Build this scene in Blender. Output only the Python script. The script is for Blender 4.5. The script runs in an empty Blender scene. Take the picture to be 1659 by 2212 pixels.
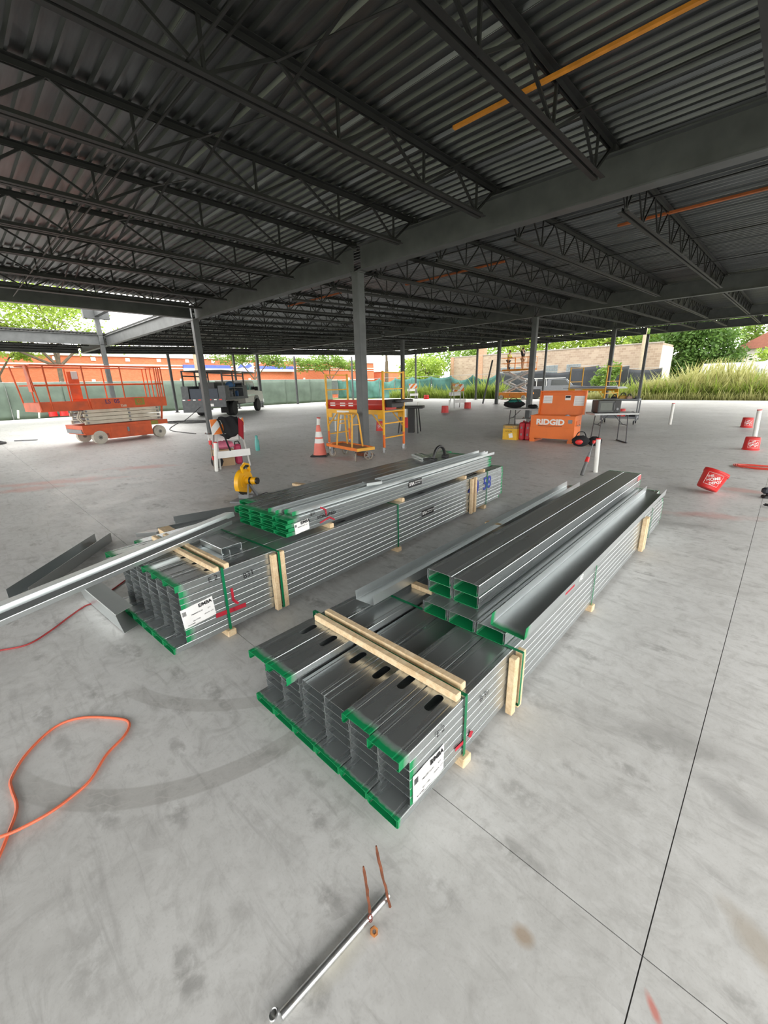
import bpy, bmesh, math, random
from mathutils import Vector, Matrix, Euler

random.seed(7)
SC = bpy.context.scene
COL = SC.collection
R = math.radians

# ------------------------------------------------------------------ camera
F_PX, PITCH, ROLL, YAW, EYE = 882.0, 17.35, -1.4, 44.1, 1.55
CX, CY = 829.5, 1106.0
_p, _r, _w = R(PITCH), R(ROLL), R(YAW)
FW = Vector((-math.sin(_w) * math.cos(_p), math.cos(_w) * math.cos(_p), -math.sin(_p)))
_rt = Vector((math.cos(_w), math.sin(_w), 0)); _up = _rt.cross(FW)
RT = _rt * math.cos(_r) + _up * math.sin(_r); UP = RT.cross(FW)
cam_data = bpy.data.cameras.new('camera')
cam_data.sensor_fit = 'HORIZONTAL'; cam_data.sensor_width = 36.0
cam_data.lens = 36.0 * F_PX / 1659.0
cam_data.clip_start = 0.05; cam_data.clip_end = 500
cam = bpy.data.objects.new('camera', cam_data); COL.objects.link(cam)
M = Matrix.Identity(4)
for i in range(3):
    M[i][0], M[i][1], M[i][2] = RT[i], UP[i], -FW[i]
M[2][3] = EYE
cam.matrix_world = M
SC.camera = cam

# ------------------------------------------------------------------ sky, sun, exposure
SC.view_settings.view_transform = 'Standard'; SC.view_settings.look = 'None'
SC.view_settings.gamma = 1.0; SC.view_settings.use_curve_mapping = False
SC.view_settings.exposure = 2.32
world = bpy.data.worlds.new('overcast_sky'); SC.world = world; world.use_nodes = True
_bg = world.node_tree.nodes['Background']
_bg.inputs[0].default_value = (1.0, 0.985, 0.955, 1); _bg.inputs[1].default_value = 1.0
sun_data = bpy.data.lights.new('sun', 'SUN'); sun_data.energy = .3; sun_data.angle = R(25); sun_data.color = (1, .95, .86)
sun = bpy.data.objects.new('sun', sun_data); COL.objects.link(sun)
sun.rotation_euler = (R(38), R(14), R(60))

def ray(x, y): return RT * ((x - CX) / F_PX) - UP * ((y - CY) / F_PX) + FW
def at(x, y, z=0.0):
    d = ray(x, y); t = (z - EYE) / d.z
    return Vector((d.x * t, d.y * t, z))
def atY(x, y, Y):
    d = ray(x, y); t = Y / d.y
    return Vector((d.x * t, Y, EYE + d.z * t))
def atX(x, y, X):
    d = ray(x, y); t = X / d.x
    return Vector((X, d.y * t, EYE + d.z * t))

# ------------------------------------------------------------------ materials
def _nodes(name):
    m = bpy.data.materials.new(name); m.use_nodes = True
    nt = m.node_tree; b = nt.nodes['Principled BSDF']
    return m, nt, b
def N(nt, typ, **kw):
    n = nt.nodes.new(typ)
    for k, v in kw.items(): setattr(n, k, v)
    return n
def mix(nt, fac, a, b, blend='MIX'):
    n = N(nt, 'ShaderNodeMix', data_type='RGBA', blend_type=blend)
    for sock, val in ((n.inputs[0], fac), (n.inputs[6], a), (n.inputs[7], b)):
        if isinstance(val, (int, float)): sock.default_value = val
        elif isinstance(val, tuple): sock.default_value = val if len(val) == 4 else (*val, 1)
        else: nt.links.new(val, sock)
    return n.outputs[2]
def math_(nt, op, a, b=0.0, c=0.0, clamp=False):
    n = N(nt, 'ShaderNodeMath', operation=op, use_clamp=clamp)
    for i, v in enumerate((a, b, c)):
        if i > 1 and op not in ('MULTIPLY_ADD', 'COMPARE', 'SMOOTH_MIN'): break
        if isinstance(v, (int, float)): n.inputs[i].default_value = v
        else: nt.links.new(v, n.inputs[i])
    return n.outputs[0]
def ramp(nt, src, lo, hi, a=0.0, b=1.0):
    n = N(nt, 'ShaderNodeMapRange'); n.clamp = True
    nt.links.new(src, n.inputs[0])
    n.inputs[1].default_value = lo; n.inputs[2].default_value = hi
    n.inputs[3].default_value = a; n.inputs[4].default_value = b
    return n.outputs[0]
def noise(nt, vec, scale, detail=3, rough=.55, dist=0.0):
    n = N(nt, 'ShaderNodeTexNoise'); n.inputs['Scale'].default_value = scale
    n.inputs['Detail'].default_value = detail; n.inputs['Roughness'].default_value = rough
    n.inputs['Distortion'].default_value = dist
    if vec is not None: nt.links.new(vec, n.inputs['Vector'])
    return n.outputs[0]
def objco(nt): return N(nt, 'ShaderNodeTexCoord').outputs['Object']
def stretch(nt, vec, s):
    n = N(nt, 'ShaderNodeMapping'); nt.links.new(vec, n.inputs[0]); n.inputs[3].default_value = s
    return n.outputs[0]
def bump(nt, b, h, strength=.3, dist=.01):
    n = N(nt, 'ShaderNodeBump'); n.inputs['Strength'].default_value = strength; n.inputs['Distance'].default_value = dist
    nt.links.new(h, n.inputs['Height']); nt.links.new(n.outputs[0], b.inputs['Normal'])
MATS = {}
def mat(name, col, rough=.5, metal=0.0, var=.12, scale=6.0, spec=.5, dirt=None, trans=0):
    if name in MATS: return MATS[name]
    m, nt, b = _nodes(name)
    v = noise(nt, objco(nt), scale, 4)
    f = ramp(nt, v, .3, .7)
    d = tuple(c * (1 - var) for c in col); l = tuple(min(1, c * (1 + var)) for c in col)
    c = mix(nt, f, d, l)
    if dirt:
        v2 = noise(nt, objco(nt), scale * .6, 5, .65)
        c = mix(nt, ramp(nt, v2, .52, .72, 0, .75), c, dirt)
    nt.links.new(c, b.inputs['Base Color'])
    b.inputs['Roughness'].default_value = rough; b.inputs['Metallic'].default_value = metal
    b.inputs['Specular IOR Level'].default_value = spec
    if trans: b.inputs['Transmission Weight'].default_value = trans
    MATS[name] = m
    return m
GREEN = (.0, .235, .075)
def galv(name, L=None, front=True, back=True, depth=.045, bright=1.0, rough=.27, zlim=None, xlim=None):
    """galvanised sheet steel; sprayed green identification paint at the stud's ends (local y = 0 and y = L)"""
    if name in MATS: return MATS[name]
    m, nt, b = _nodes(name)
    co = objco(nt)
    v1 = noise(nt, stretch(nt, co, (4, .35, 4)), 1.6, 3)
    v2 = noise(nt, co, 22, 3, .6)
    c = mix(nt, ramp(nt, v1, .3, .7), tuple(x * bright for x in (.50, .535, .54)), tuple(x * bright for x in (.57, .60, .605)))
    c = mix(nt, ramp(nt, v2, .45, .7, 0, .08), c, tuple(x * bright for x in (.62, .64, .645)))
    # smudges of dried mud and chalk
    v3 = noise(nt, co, 4.5, 5, .7, .6)
    c = mix(nt, ramp(nt, v3, .68, .85, 0, .2), c, (.45, .44, .41))
    rg = ramp(nt, v1, .3, .7, rough, rough + .012)
    me = None
    if L:
        sp = N(nt, 'ShaderNodeSeparateXYZ'); nt.links.new(co, sp.inputs[0])
        wob = ramp(nt, noise(nt, co, 18, 3), .3, .7, -.006, .006)
        y = sp.outputs[1]
        d = 5.0
        if front and back: d = math_(nt, 'MINIMUM', y, math_(nt, 'SUBTRACT', L, y))
        elif front: d = y
        elif back: d = math_(nt, 'SUBTRACT', L, y)
        fac = ramp(nt, math_(nt, 'ADD', d, wob), depth * .45, depth * 1.25, 1, 0)
        if xlim: fac = math_(nt, 'MULTIPLY', fac, ramp(nt, sp.outputs[0], xlim - .0004, xlim + .0002, 0, 1))
        if zlim: fac = math_(nt, 'MULTIPLY', fac, ramp(nt, sp.outputs[2], zlim * .4, zlim, 1, 0))
        c = mix(nt, fac, c, GREEN)
        rgn = math_(nt, 'MAXIMUM', rg, math_(nt, 'MULTIPLY', fac, .5)); rg = rgn
        me = math_(nt, 'SUBTRACT', .85, math_(nt, 'MULTIPLY', fac, .85))
    nt.links.new(c, b.inputs['Base Color']); nt.links.new(rg, b.inputs['Roughness'])
    if me is not None: nt.links.new(me, b.inputs['Metallic'])
    else: b.inputs['Metallic'].default_value = .85
    MATS[name] = m
    return m

# ------------------------------------------------------------------ mesh building
class MB:
    def __init__(s): s.v = []; s.f = []; s.mi = []; s.cur = 0
    def mat(s, i): s.cur = i; return s
    def add(s, vs, fs):
        o = len(s.v); s.v += [tuple(v) for v in vs]
        for f in fs: s.f.append(tuple(i + o for i in f)); s.mi.append(s.cur)
        return s
    def bx(s, x0, x1, y0, y1, z0, z1, b=0.0):
        if b > 0:
            return s._bevbox((x0 + x1) / 2, (y0 + y1) / 2, (z0 + z1) / 2, abs(x1 - x0) / 2, abs(y1 - y0) / 2, abs(z1 - z0) / 2, b)
        vs = [(x, y, z) for z in (z0, z1) for y in (y0, y1) for x in (x0, x1)]
        return s.add(vs, [(0, 2, 3, 1), (4, 5, 7, 6), (0, 1, 5, 4), (2, 6, 7, 3), (0, 4, 6, 2), (1, 3, 7, 5)])
    def _bevbox(s, cx, cy, cz, hx, hy, hz, b):
        b = min(b, hx * .9, hy * .9, hz * .9)
        def ring(x, y, c, z): return [(cx + sx * x - (sx * c if k else 0), cy + sy * y - (0 if k else sy * c), z) for (sx, sy, o) in ((1, -1, 0), (1, 1, 1), (-1, 1, 0), (-1, -1, 1)) for k in ((1, 0) if o == 0 else (0, 1))]
        rings = [ring(hx - b, hy - b, b * .5, cz - hz), ring(hx, hy, b, cz - hz + b), ring(hx, hy, b, cz + hz - b), ring(hx - b, hy - b, b * .5, cz + hz)]
        vs = [v for r in rings for v in r]; fs = []
        for k in range(3):
            for i in range(8): fs.append((k * 8 + i, k * 8 + (i + 1) % 8, k * 8 + 8 + (i + 1) % 8, k * 8 + 8 + i))
        fs.append(tuple(range(7, -1, -1))); fs.append(tuple(range(24, 32)))
        return s.add(vs, fs)
    def bar(s, a, b, w, h=None, up=(0, 0, 1)):
        a, b = Vector(a), Vector(b); h = h or w
        d = (b - a).normalized(); u = Vector(up)
        if abs(d.dot(u)) > .98: u = Vector((1, 0, 0))
        x = d.cross(u).normalized() * (w / 2); y = x.cross(d).normalized() * (h / 2)
        vs = [p + sx * x + sy * y for p in (a, b) for sx, sy in ((-1, -1), (1, -1), (1, 1), (-1, 1))]
        return s.add(vs, [(3, 2, 1, 0), (4, 5, 6, 7), (0, 1, 5, 4), (1, 2, 6, 5), (2, 3, 7, 6), (3, 0, 4, 7)])
    def tube(s, pts, r, n=8, closed=False):
        pts = [Vector(p) for p in pts]; m = len(pts)
        rs = r if isinstance(r, (list, tuple)) else [r] * m
        vs = []; pu = None
        for i, p in enumerate(pts):
            if closed: d = pts[(i + 1) % m] - pts[i - 1]
            else: d = pts[min(i + 1, m - 1)] - pts[max(i - 1, 0)]
            d.normalize()
            if pu is None:
                u = Vector((0, 0, 1)) if abs(d.z) < .9 else Vector((1, 0, 0))
            else: u = pu
            x = d.cross(u)
            if x.length < 1e-6: x = d.orthogonal()
            x.normalize(); y = x.cross(d).normalized(); pu = y
            for k in range(n):
                a = 2 * math.pi * k / n
                vs.append(p + x * (math.cos(a) * rs[i]) + y * (math.sin(a) * rs[i]))
        fs = []
        for i in range(m if closed else m - 1):
            for k in range(n):
                fs.append((i * n + k, i * n + (k + 1) % n, ((i + 1) % m) * n + (k + 1) % n, ((i + 1) % m) * n + k))
        if not closed: fs.append(tuple(range(n - 1, -1, -1))); fs.append(tuple(range((m - 1) * n, m * n)))
        return s.add(vs, fs)
    def cyl(s, a, b, r, n=12, r2=None): return s.tube([a, b], [r, r if r2 is None else r2], n)
    def prism(s, poly, d0, d1, axis='y'):
        n = len(poly)
        def P(u, w, d): return {'y': (u, d, w), 'x': (d, u, w), 'z': (u, w, d)}[axis]
        vs = [P(u, w, d0) for u, w in poly] + [P(u, w, d1) for u, w in poly]
        fs = [(i, (i + 1) % n, n + (i + 1) % n, n + i) for i in range(n)] + [tuple(range(n - 1, -1, -1)), tuple(range(n, 2 * n))]
        return s.add(vs, fs)
    def lathe(s, prof, n=20, c=(0, 0, 0), cap=True):
        vs = []; m = len(prof)
        for r, z in prof:
            for k in range(n):
                a = 2 * math.pi * k / n; vs.append((c[0] + r * math.cos(a), c[1] + r * math.sin(a), c[2] + z))
        fs = [(i * n + k, i * n + (k + 1) % n, (i + 1) * n + (k + 1) % n, (i + 1) * n + k) for i in range(m - 1) for k in range(n)]
        if cap: fs.append(tuple(range(n - 1, -1, -1))); fs.append(tuple(range((m - 1) * n, m * n)))
        return s.add(vs, fs)
    def ell(s, c, rx, ry, rz, n=12, m=8):
        vs = [(c[0], c[1], c[2] - rz)]
        for i in range(1, m):
            t = math.pi * i / m
            for k in range(n):
                a = 2 * math.pi * k / n
                vs.append((c[0] + rx * math.sin(t) * math.cos(a), c[1] + ry * math.sin(t) * math.sin(a), c[2] - rz * math.cos(t)))
        vs.append((c[0], c[1], c[2] + rz)); L = len(vs) - 1
        fs = [(0, 1 + (k + 1) % n, 1 + k) for k in range(n)]
        for i in range(m - 2):
            for k in range(n):
                a = 1 + i * n
                fs.append((a + k, a + (k + 1) % n, a + n + (k + 1) % n, a + n + k))
        a = 1 + (m - 2) * n
        fs += [(a + k, a + (k + 1) % n, L) for k in range(n)]
        return s.add(vs, fs)
    def mesh(s, name, mats, smooth=False):
        me = bpy.data.meshes.new(name); me.from_pydata(s.v, [], s.f)
        for m in (mats if isinstance(mats, (list, tuple)) else [mats]): me.materials.append(m)
        me.polygons.foreach_set('material_index', s.mi)
        if smooth:
            me.polygons.foreach_set('use_smooth', [True] * len(me.polygons))
            me.set_sharp_from_angle(angle=R(38))
        me.update()
        return me
    def build(s, name, mats, parent=None, smooth=False, loc=(0, 0, 0), rot=(0, 0, 0)):
        return link(name, s.mesh(name, mats, smooth), parent, loc, rot)
def link(name, me, parent=None, loc=(0, 0, 0), rot=(0, 0, 0)):
    o = bpy.data.objects.new(name, me); COL.objects.link(o)
    o.location = loc; o.rotation_euler = rot
    if parent: o.parent = parent
    return o
def empty(name, loc=(0, 0, 0), rz=0.0, rot=None):
    o = bpy.data.objects.new(name, None); COL.objects.link(o)
    o.empty_display_size = .1; o.location = loc; o.rotation_euler = rot or (0, 0, rz)
    return o
def tag(o, label=None, cat=None, group=None, kind=None):
    if label: o['label'] = label
    if cat: o['category'] = cat
    if group: o['group'] = group
    if kind: o['kind'] = kind
    return o
def copy_tree(o, parent=None):
    c = o.copy(); COL.objects.link(c); c.parent = parent
    for ch in o.children: copy_tree(ch, c)
    return c
ORD = ['first', 'second', 'third', 'fourth', 'fifth', 'sixth', 'seventh', 'eighth', 'ninth', 'tenth', 'eleventh', 'twelfth', 'thirteenth', 'fourteenth', 'fifteenth', 'sixteenth', 'seventeenth', 'eighteenth', 'nineteenth', 'twentieth', 'twenty-first', 'twenty-second', 'twenty-third', 'twenty-fourth', 'twenty-fifth', 'twenty-sixth']

_txt = {}
def text_me(body, size, m, bold=0.0, depth=.0015, shear=0.0):
    cu = bpy.data.curves.new('lettering', 'FONT'); cu.body = body; cu.size = size
    cu.align_x = 'CENTER'; cu.align_y = 'CENTER'; cu.extrude = depth; cu.offset = bold; cu.shear = shear
    cu.resolution_u = 3; cu.space_line = .8
    ob = bpy.data.objects.new('lettering', cu); COL.objects.link(ob)
    me = bpy.data.meshes.new_from_object(ob)
    bpy.data.objects.remove(ob); bpy.data.curves.remove(cu)
    me.materials.clear(); me.materials.append(m)
    return me
def text(name, body, size, m, parent, loc, rot, bold=0.0, depth=.0015, shear=0.0):
    return link(name, text_me(body, size, m, bold, depth, shear), parent, loc, rot)

# shared plain materials
STEEL = mat('primer_grey_steel', (.085, .09, .092), .5, .25, .2, 3)
STEEL_D = mat('joist_black_primer', (.013, .0135, .014), .55, .1, .25, 4)
WOOD = None
def wood():
    m, nt, b = _nodes('rough_pine')
    co = objco(nt)
    v = noise(nt, stretch(nt, co, (3, 3, 3)), 9, 5, .6, 1.2)
    v2 = noise(nt, co, 60, 2)
    c = mix(nt, ramp(nt, v, .35, .65), (.66, .47, .27), (.80, .64, .42))
    c = mix(nt, ramp(nt, v2, .5, .75, 0, .3), c, (.48, .31, .16))
    nt.links.new(c, b.inputs['Base Color']); b.inputs['Roughness'].default_value = .75
    bump(nt, b, v2, .25, .002)
    return m
WOOD = wood()
BLACK = mat('black_plastic', (.012, .012, .013), .45, 0, .2)
RUBBER = mat('black_rubber', (.018, .018, .018), .8, 0, .2)
WHITE = mat('white_paint', (.78, .78, .76), .5, 0, .05)
PVC = mat('white_pvc', (.75, .75, .71), .4, 0, .06, dirt=(.5, .47, .42))
RED = mat('red_plastic', (.62, .022, .02), .42, 0, .1)
REDPAINT = mat('red_spray_paint', (.42, .012, .03), .6, 0, .2, 14)
ORANGE = mat('orange_enamel', (.76, .15, .015), .42, 0, .08, 3)
LIFTO = mat('faded_orange_enamel', (.62, .095, .02), .5, 0, .15, 3, dirt=(.35, .07, .03))
YELLOW = mat('yellow_paint', (.80, .40, .015), .48, 0, .1, 4)
CREAM = mat('cream_enamel', (.62, .57, .46), .55, 0, .12, 4, dirt=(.42, .36, .27))
GREY = mat('mid_grey_paint', (.2, .21, .22), .5, 0, .1)
LGREY = mat('light_grey_plastic', (.52, .53, .53), .5, 0, .07)
CHROME = mat('bare_galvanised', (.62, .64, .66), .25, .95, .1)
RUST = mat('rusty_iron', (.17, .055, .025), .85, .2, .45, 30)
CARD = mat('cardboard', (.42, .29, .17), .85, 0, .1)
PAPER = mat('white_paper', (.80, .80, .79), .7, 0, .05, 12)
INK = mat('black_ink', (.01, .01, .012), .7, 0, .1)
STRAP = mat('green_plastic_strap', (.0, .17, .065), .35, 0, .1)
BLUEPAINT = mat('blue_spray_paint', (.02, .045, .33), .6, 0, .2, 14)
# ================================================================== the setting: slab, ground, steel frame and deck
def concrete():
    m, nt, b = _nodes('broom_swept_concrete')
    P = N(nt, 'ShaderNodeNewGeometry').outputs['Position']
    flat = stretch(nt, P, (1, 1, 0))
    big = noise(nt, flat, .55, 4, .55); med = noise(nt, flat, 2.6, 5, .62, .4); fine = noise(nt, flat, 17, 4, .65, .3); grit = noise(nt, flat, 110, 2)
    c = mix(nt, ramp(nt, big, .32, .68), (.47, .467, .45), (.64, .642, .63))
    c = mix(nt, ramp(nt, med, .3, .7, 0, .6), c, (.66, .66, .645))
    cloud = noise(nt, flat, 6.5, 6, .7, 1.1)
    c = mix(nt, ramp(nt, cloud, .5, .72, 0, .55), c, (.36, .355, .34)); c = mix(nt, ramp(nt, cloud, .25, .45, .4, 0), c, (.74, .745, .74))
    c = mix(nt, math_(nt, 'MULTIPLY', ramp(nt, fine, .52, .72, 0, .55), ramp(nt, med, .35, .65, .25, 1)), c, (.36, .355, .34))
    c = mix(nt, ramp(nt, fine, .22, .45, .38, 0), c, (.72, .725, .72))
    c = mix(nt, ramp(nt, grit, .55, .8, 0, .2), c, (.24, .235, .225))
    # trowel and sweeping streaks
    rotm = N(nt, 'ShaderNodeMapping'); nt.links.new(flat, rotm.inputs[0]); rotm.inputs[2].default_value = (0, 0, R(35)); rotm.inputs[3].default_value = (2.0, 14.0, 1)
    st = noise(nt, rotm.outputs[0], 1.6, 5, .65, .8)
    c = mix(nt, ramp(nt, st, .54, .76, 0, .45), c, (.28, .275, .265))
    # scuffed boot prints: small dark lens shapes with a gappy tread, only where people walked
    for (sc, rz, seed) in ((2.1, 20, 0.0), (2.7, 75, 7.3), (3.4, -35, 13.7)):
        mp = N(nt, 'ShaderNodeMapping'); nt.links.new(flat, mp.inputs[0]); mp.inputs[1].default_value = (seed, seed * .7, 0); mp.inputs[2].default_value = (0, 0, R(rz)); mp.inputs[3].default_value = (sc, sc * 2.4, 1)
        vo = N(nt, 'ShaderNodeTexVoronoi'); vo.inputs['Scale'].default_value = 1.0; nt.links.new(mp.outputs[0], vo.inputs['Vector'])
        pr = ramp(nt, vo.outputs['Distance'], .20, .30, 1, 0)
        sel = N(nt, 'ShaderNodeSeparateColor'); nt.links.new(vo.outputs['Color'], sel.inputs[0])
        on = math_(nt, 'GREATER_THAN', sel.outputs[0], .66)
        tread = ramp(nt, fine, .38, .55)
        fac = math_(nt, 'MULTIPLY', math_(nt, 'MULTIPLY', pr, on), math_(nt, 'MULTIPLY', tread, ramp(nt, med, .35, .6, .1, .42)))
        c = mix(nt, fac, c, (.20, .195, .185))
    sp = N(nt, 'ShaderNodeSeparateXYZ'); nt.links.new(P, sp.inputs[0]); X, Y = sp.outputs[0], sp.outputs[1]
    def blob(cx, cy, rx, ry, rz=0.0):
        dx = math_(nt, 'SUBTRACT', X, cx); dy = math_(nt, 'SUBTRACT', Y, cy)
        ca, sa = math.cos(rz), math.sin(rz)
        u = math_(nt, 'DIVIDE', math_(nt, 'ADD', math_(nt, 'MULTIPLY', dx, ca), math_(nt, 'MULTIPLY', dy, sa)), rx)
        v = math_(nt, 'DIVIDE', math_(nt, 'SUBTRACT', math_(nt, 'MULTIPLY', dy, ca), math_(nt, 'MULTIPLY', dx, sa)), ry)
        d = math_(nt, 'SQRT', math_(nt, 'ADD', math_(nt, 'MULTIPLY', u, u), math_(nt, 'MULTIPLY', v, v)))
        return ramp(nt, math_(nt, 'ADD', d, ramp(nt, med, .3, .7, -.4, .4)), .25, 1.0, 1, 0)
    # overspray of red marking paint
    for (cx, cy, rx, ry, a, k) in ((-9.3, 1.15, 1.3, .32, R(60), .5), (-9.6, 2.6, .75, .3, R(55), .55), (-9.0, 0.7, .7, .3, R(60), .45), (-.25, 7.55, .35, .16, 0, .35), (-.36, 5.9, .7, .16, R(20), .3), (.045, .905, .04, .012, R(130), .7), (-6.9, 5.9, .5, .35, 0, .3)):
        c = mix(nt, math_(nt, 'MULTIPLY', blob(cx, cy, rx, ry, a), k), c, (.62, .13, .085))
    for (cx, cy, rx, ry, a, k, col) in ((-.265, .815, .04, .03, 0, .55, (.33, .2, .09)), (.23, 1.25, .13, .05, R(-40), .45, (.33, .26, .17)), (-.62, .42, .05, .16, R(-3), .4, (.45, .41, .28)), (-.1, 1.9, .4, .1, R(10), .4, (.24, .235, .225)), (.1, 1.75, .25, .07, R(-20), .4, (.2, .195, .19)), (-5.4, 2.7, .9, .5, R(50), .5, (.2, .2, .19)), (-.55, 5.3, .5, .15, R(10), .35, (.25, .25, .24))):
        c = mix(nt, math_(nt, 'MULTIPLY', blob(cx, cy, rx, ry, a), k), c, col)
    # tyre tracks: dusty arcs with pale tread grooves
    def arc(p1, p2, p3, w, k):
        ax, ay = p1; bx_, by = p2; cx_, cy_ = p3
        d = 2 * (ax * (by - cy_) + bx_ * (cy_ - ay) + cx_ * (ay - by))
        ux = ((ax * ax + ay * ay) * (by - cy_) + (bx_ ** 2 + by ** 2) * (cy_ - ay) + (cx_ ** 2 + cy_ ** 2) * (ay - by)) / d
        uy = ((ax * ax + ay * ay) * (cx_ - bx_) + (bx_ ** 2 + by ** 2) * (ax - cx_) + (cx_ ** 2 + cy_ ** 2) * (bx_ - ax)) / d
        rad = math.hypot(ax - ux, ay - uy)
        dx = math_(nt, 'SUBTRACT', X, ux); dy = math_(nt, 'SUBTRACT', Y, uy)
        r = math_(nt, 'SQRT', math_(nt, 'ADD', math_(nt, 'MULTIPLY', dx, dx), math_(nt, 'MULTIPLY', dy, dy)))
        off = math_(nt, 'SUBTRACT', r, rad)
        ab = math_(nt, 'ABSOLUTE', off)
        band = ramp(nt, ab, w * .85, w, 1, 0)
        ang = math_(nt, 'MULTIPLY', math_(nt, 'ARCTAN2', dy, dx), rad)
        tri = math_(nt, 'PINGPONG', math_(nt, 'MULTIPLY', ang, 1.0), .05)
        gro = math_(nt, 'ABSOLUTE', math_(nt, 'SUBTRACT', ab, math_(nt, 'MULTIPLY_ADD', tri, .35, w * .28)))
        groove = ramp(nt, gro, .0015, .004, 1, 0)
        mx = math_(nt, 'DIVIDE', math_(nt, 'ADD', math_(nt, 'MULTIPLY', math_(nt, 'SUBTRACT', X, (ax + cx_) / 2), (cx_ - ax)), math_(nt, 'MULTIPLY', math_(nt, 'SUBTRACT', Y, (ay + cy_) / 2), (cy_ - ay))), ((cx_ - ax) ** 2 + (cy_ - ay) ** 2))
        lim = math_(nt, 'MULTIPLY', ramp(nt, math_(nt, 'ABSOLUTE', mx), .46, .6, 1, 0), ramp(nt, math_(nt, 'ADD', math_(nt, 'MULTIPLY', dx, (ax + cx_) / 2 - ux), math_(nt, 'MULTIPLY', dy, (ay + cy_) / 2 - uy)), 0, .01))
        fac = math_(nt, 'MULTIPLY', math_(nt, 'MULTIPLY', band, lim), ramp(nt, med, .25, .6, .6 * k, k))
        return fac, math_(nt, 'MULTIPLY', math_(nt, 'MULTIPLY', groove, band), lim)
    for pts, w, k in ((((-2.02, -.146), (-1.574, .179), (-1.357, .779)), .05, .36), (((-2.25, .36), (-1.877, .563), (-1.6, .95)), .045, .3)):
        fa, gr = arc(*pts, w, k)
        c = mix(nt, fa, c, (.25, .24, .215)); c = mix(nt, math_(nt, 'MULTIPLY', gr, .5), c, (.52, .51, .49))
    nt.links.new(c, b.inputs['Base Color'])
    b.inputs['Specular IOR Level'].default_value = .5
    nt.links.new(ramp(nt, med, .3, .7, .38, .58), b.inputs['Roughness'])
    bump(nt, b, fine, .12, .004)
    return m
CONC = concrete()
SUB = mat('dark_joint_filler', (.17, .168, .16), .9, 0, .1)
JX, JY = 6.78, 2.69
floor_ = tag(MB().bx(-34.0, 6.9, -7.2, 36.1, -.2, -.006).build('floor', SUB), kind='structure')
pm = MB().bx(0.0016, JX - .0016, .0016, JY - .0016, -.0055, 0).mesh('slab_panel', CONC)
for i in range(6):
    for j in range(16):
        link('slab_panel', pm, floor_, (JX * (1 - 1 - i) , 1.0 + JY * (j - 3), 0))
def ground_mat():
    m, nt, b = _nodes('gravel_and_grass')
    P = N(nt, 'ShaderNodeNewGeometry').outputs['Position']
    v = noise(nt, P, .25, 5); v2 = noise(nt, P, 6, 4)
    c = mix(nt, ramp(nt, v2, .3, .7), (.25, .23, .18), (.42, .40, .35))
    c = mix(nt, ramp(nt, v, .4, .55), c, (.13, .17, .04))
    nt.links.new(c, b.inputs['Base Color']); b.inputs['Roughness'].default_value = .9
    return m
tag(MB().bx(-140, 110, -110, 160, -.6, -.2).build('ground', ground_mat()), kind='structure')

# ---- roof levels
def zdeck(Y): return 4.235 + .026 * max(0.0, Y - 6.4)      # underside of the deck's low flutes
def zbeam(Y): return 3.72 + .026 * max(0.0, Y - 6.4)       # underside of the beams
XR_, XL_, YB_, YF_ = 3.8, -31.0, -6.3, 35.3
def deck_mat():
    m, nt, b = _nodes('galvanised_deck')
    co = objco(nt)
    v = noise(nt, stretch(nt, co, (.5, 6, 6)), 2.2, 4, .6); v2 = noise(nt, co, 1.2, 4, .6)
    c = mix(nt, ramp(nt, v, .3, .7), (.085, .09, .092), (.14, .147, .15))
    c = mix(nt, ramp(nt, v2, .62, .78, 0, .13), c, (.09, .055, .03))
    nt.links.new(c, b.inputs['Base Color']); b.inputs['Roughness'].default_value = .34; b.inputs['Metallic'].default_value = .8
    return m
DECK = deck_mat()
ceiling = tag(empty('ceiling'), kind='structure')
def deck_mesh(L, n=6, pitch=.1523):
    prof = []
    for k in range(n):
        y = k * pitch
        prof += [(y, 0), (y + .026, 0), (y + .040, .038), (y + .138, .038)]
    prof.append((n * pitch + .006, 0))
    b = MB(); t = .0012; m = len(prof)
    vs = [(x, y, z + o) for o in (0, t) for x in (0, L) for (y, z) in prof]
    fs = []
    for i in range(m - 1):
        fs.append((i, i + 1, m + i + 1, m + i)); fs.append((2 * m + i, 3 * m + i, 3 * m + i + 1, 2 * m + i + 1))
        fs.append((i, 2 * m + i, 2 * m + i + 1, i + 1)); fs.append((m + i, m + i + 1, 3 * m + i + 1, 3 * m + i))
    b.add(vs, fs)
    return b.mesh('deck_sheet', DECK)
W_ = 6 * .1523
dm_mid = deck_mesh(10.45)
dm_far, dm_near, dm_left = deck_mesh(6.96), deck_mesh(6.2), deck_mesh(5.5)
SLA = math.atan(.026)
j = 0; Y = YB_
while Y < YF_ - .2:
    near = Y < 6.4 - .5
    rot = (0, 0, 0) if near else (SLA, 0, 0)
    dz = 0.003 * (j % 2)
    if near:
        for k in range(3): link('deck_sheet', dm_near, ceiling, (XR_ - 6.2 * (k + 1), Y, zdeck(Y) + dz), rot)
        if Y < .9: link('deck_sheet', dm_mid, ceiling, (-25.3, Y, zdeck(Y) + dz), rot)  # unseen sheets added over the open bay's near end to cut floor light
        link('deck_sheet', dm_left, ceiling, (XL_, Y, zdeck(Y) + dz), rot)
    else:
        for k in range(5): link('deck_sheet', dm_far, ceiling, (XR_ - 6.96 * (k + 1), Y, zdeck(Y) + dz), rot)
    Y += W_; j += 1
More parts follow.
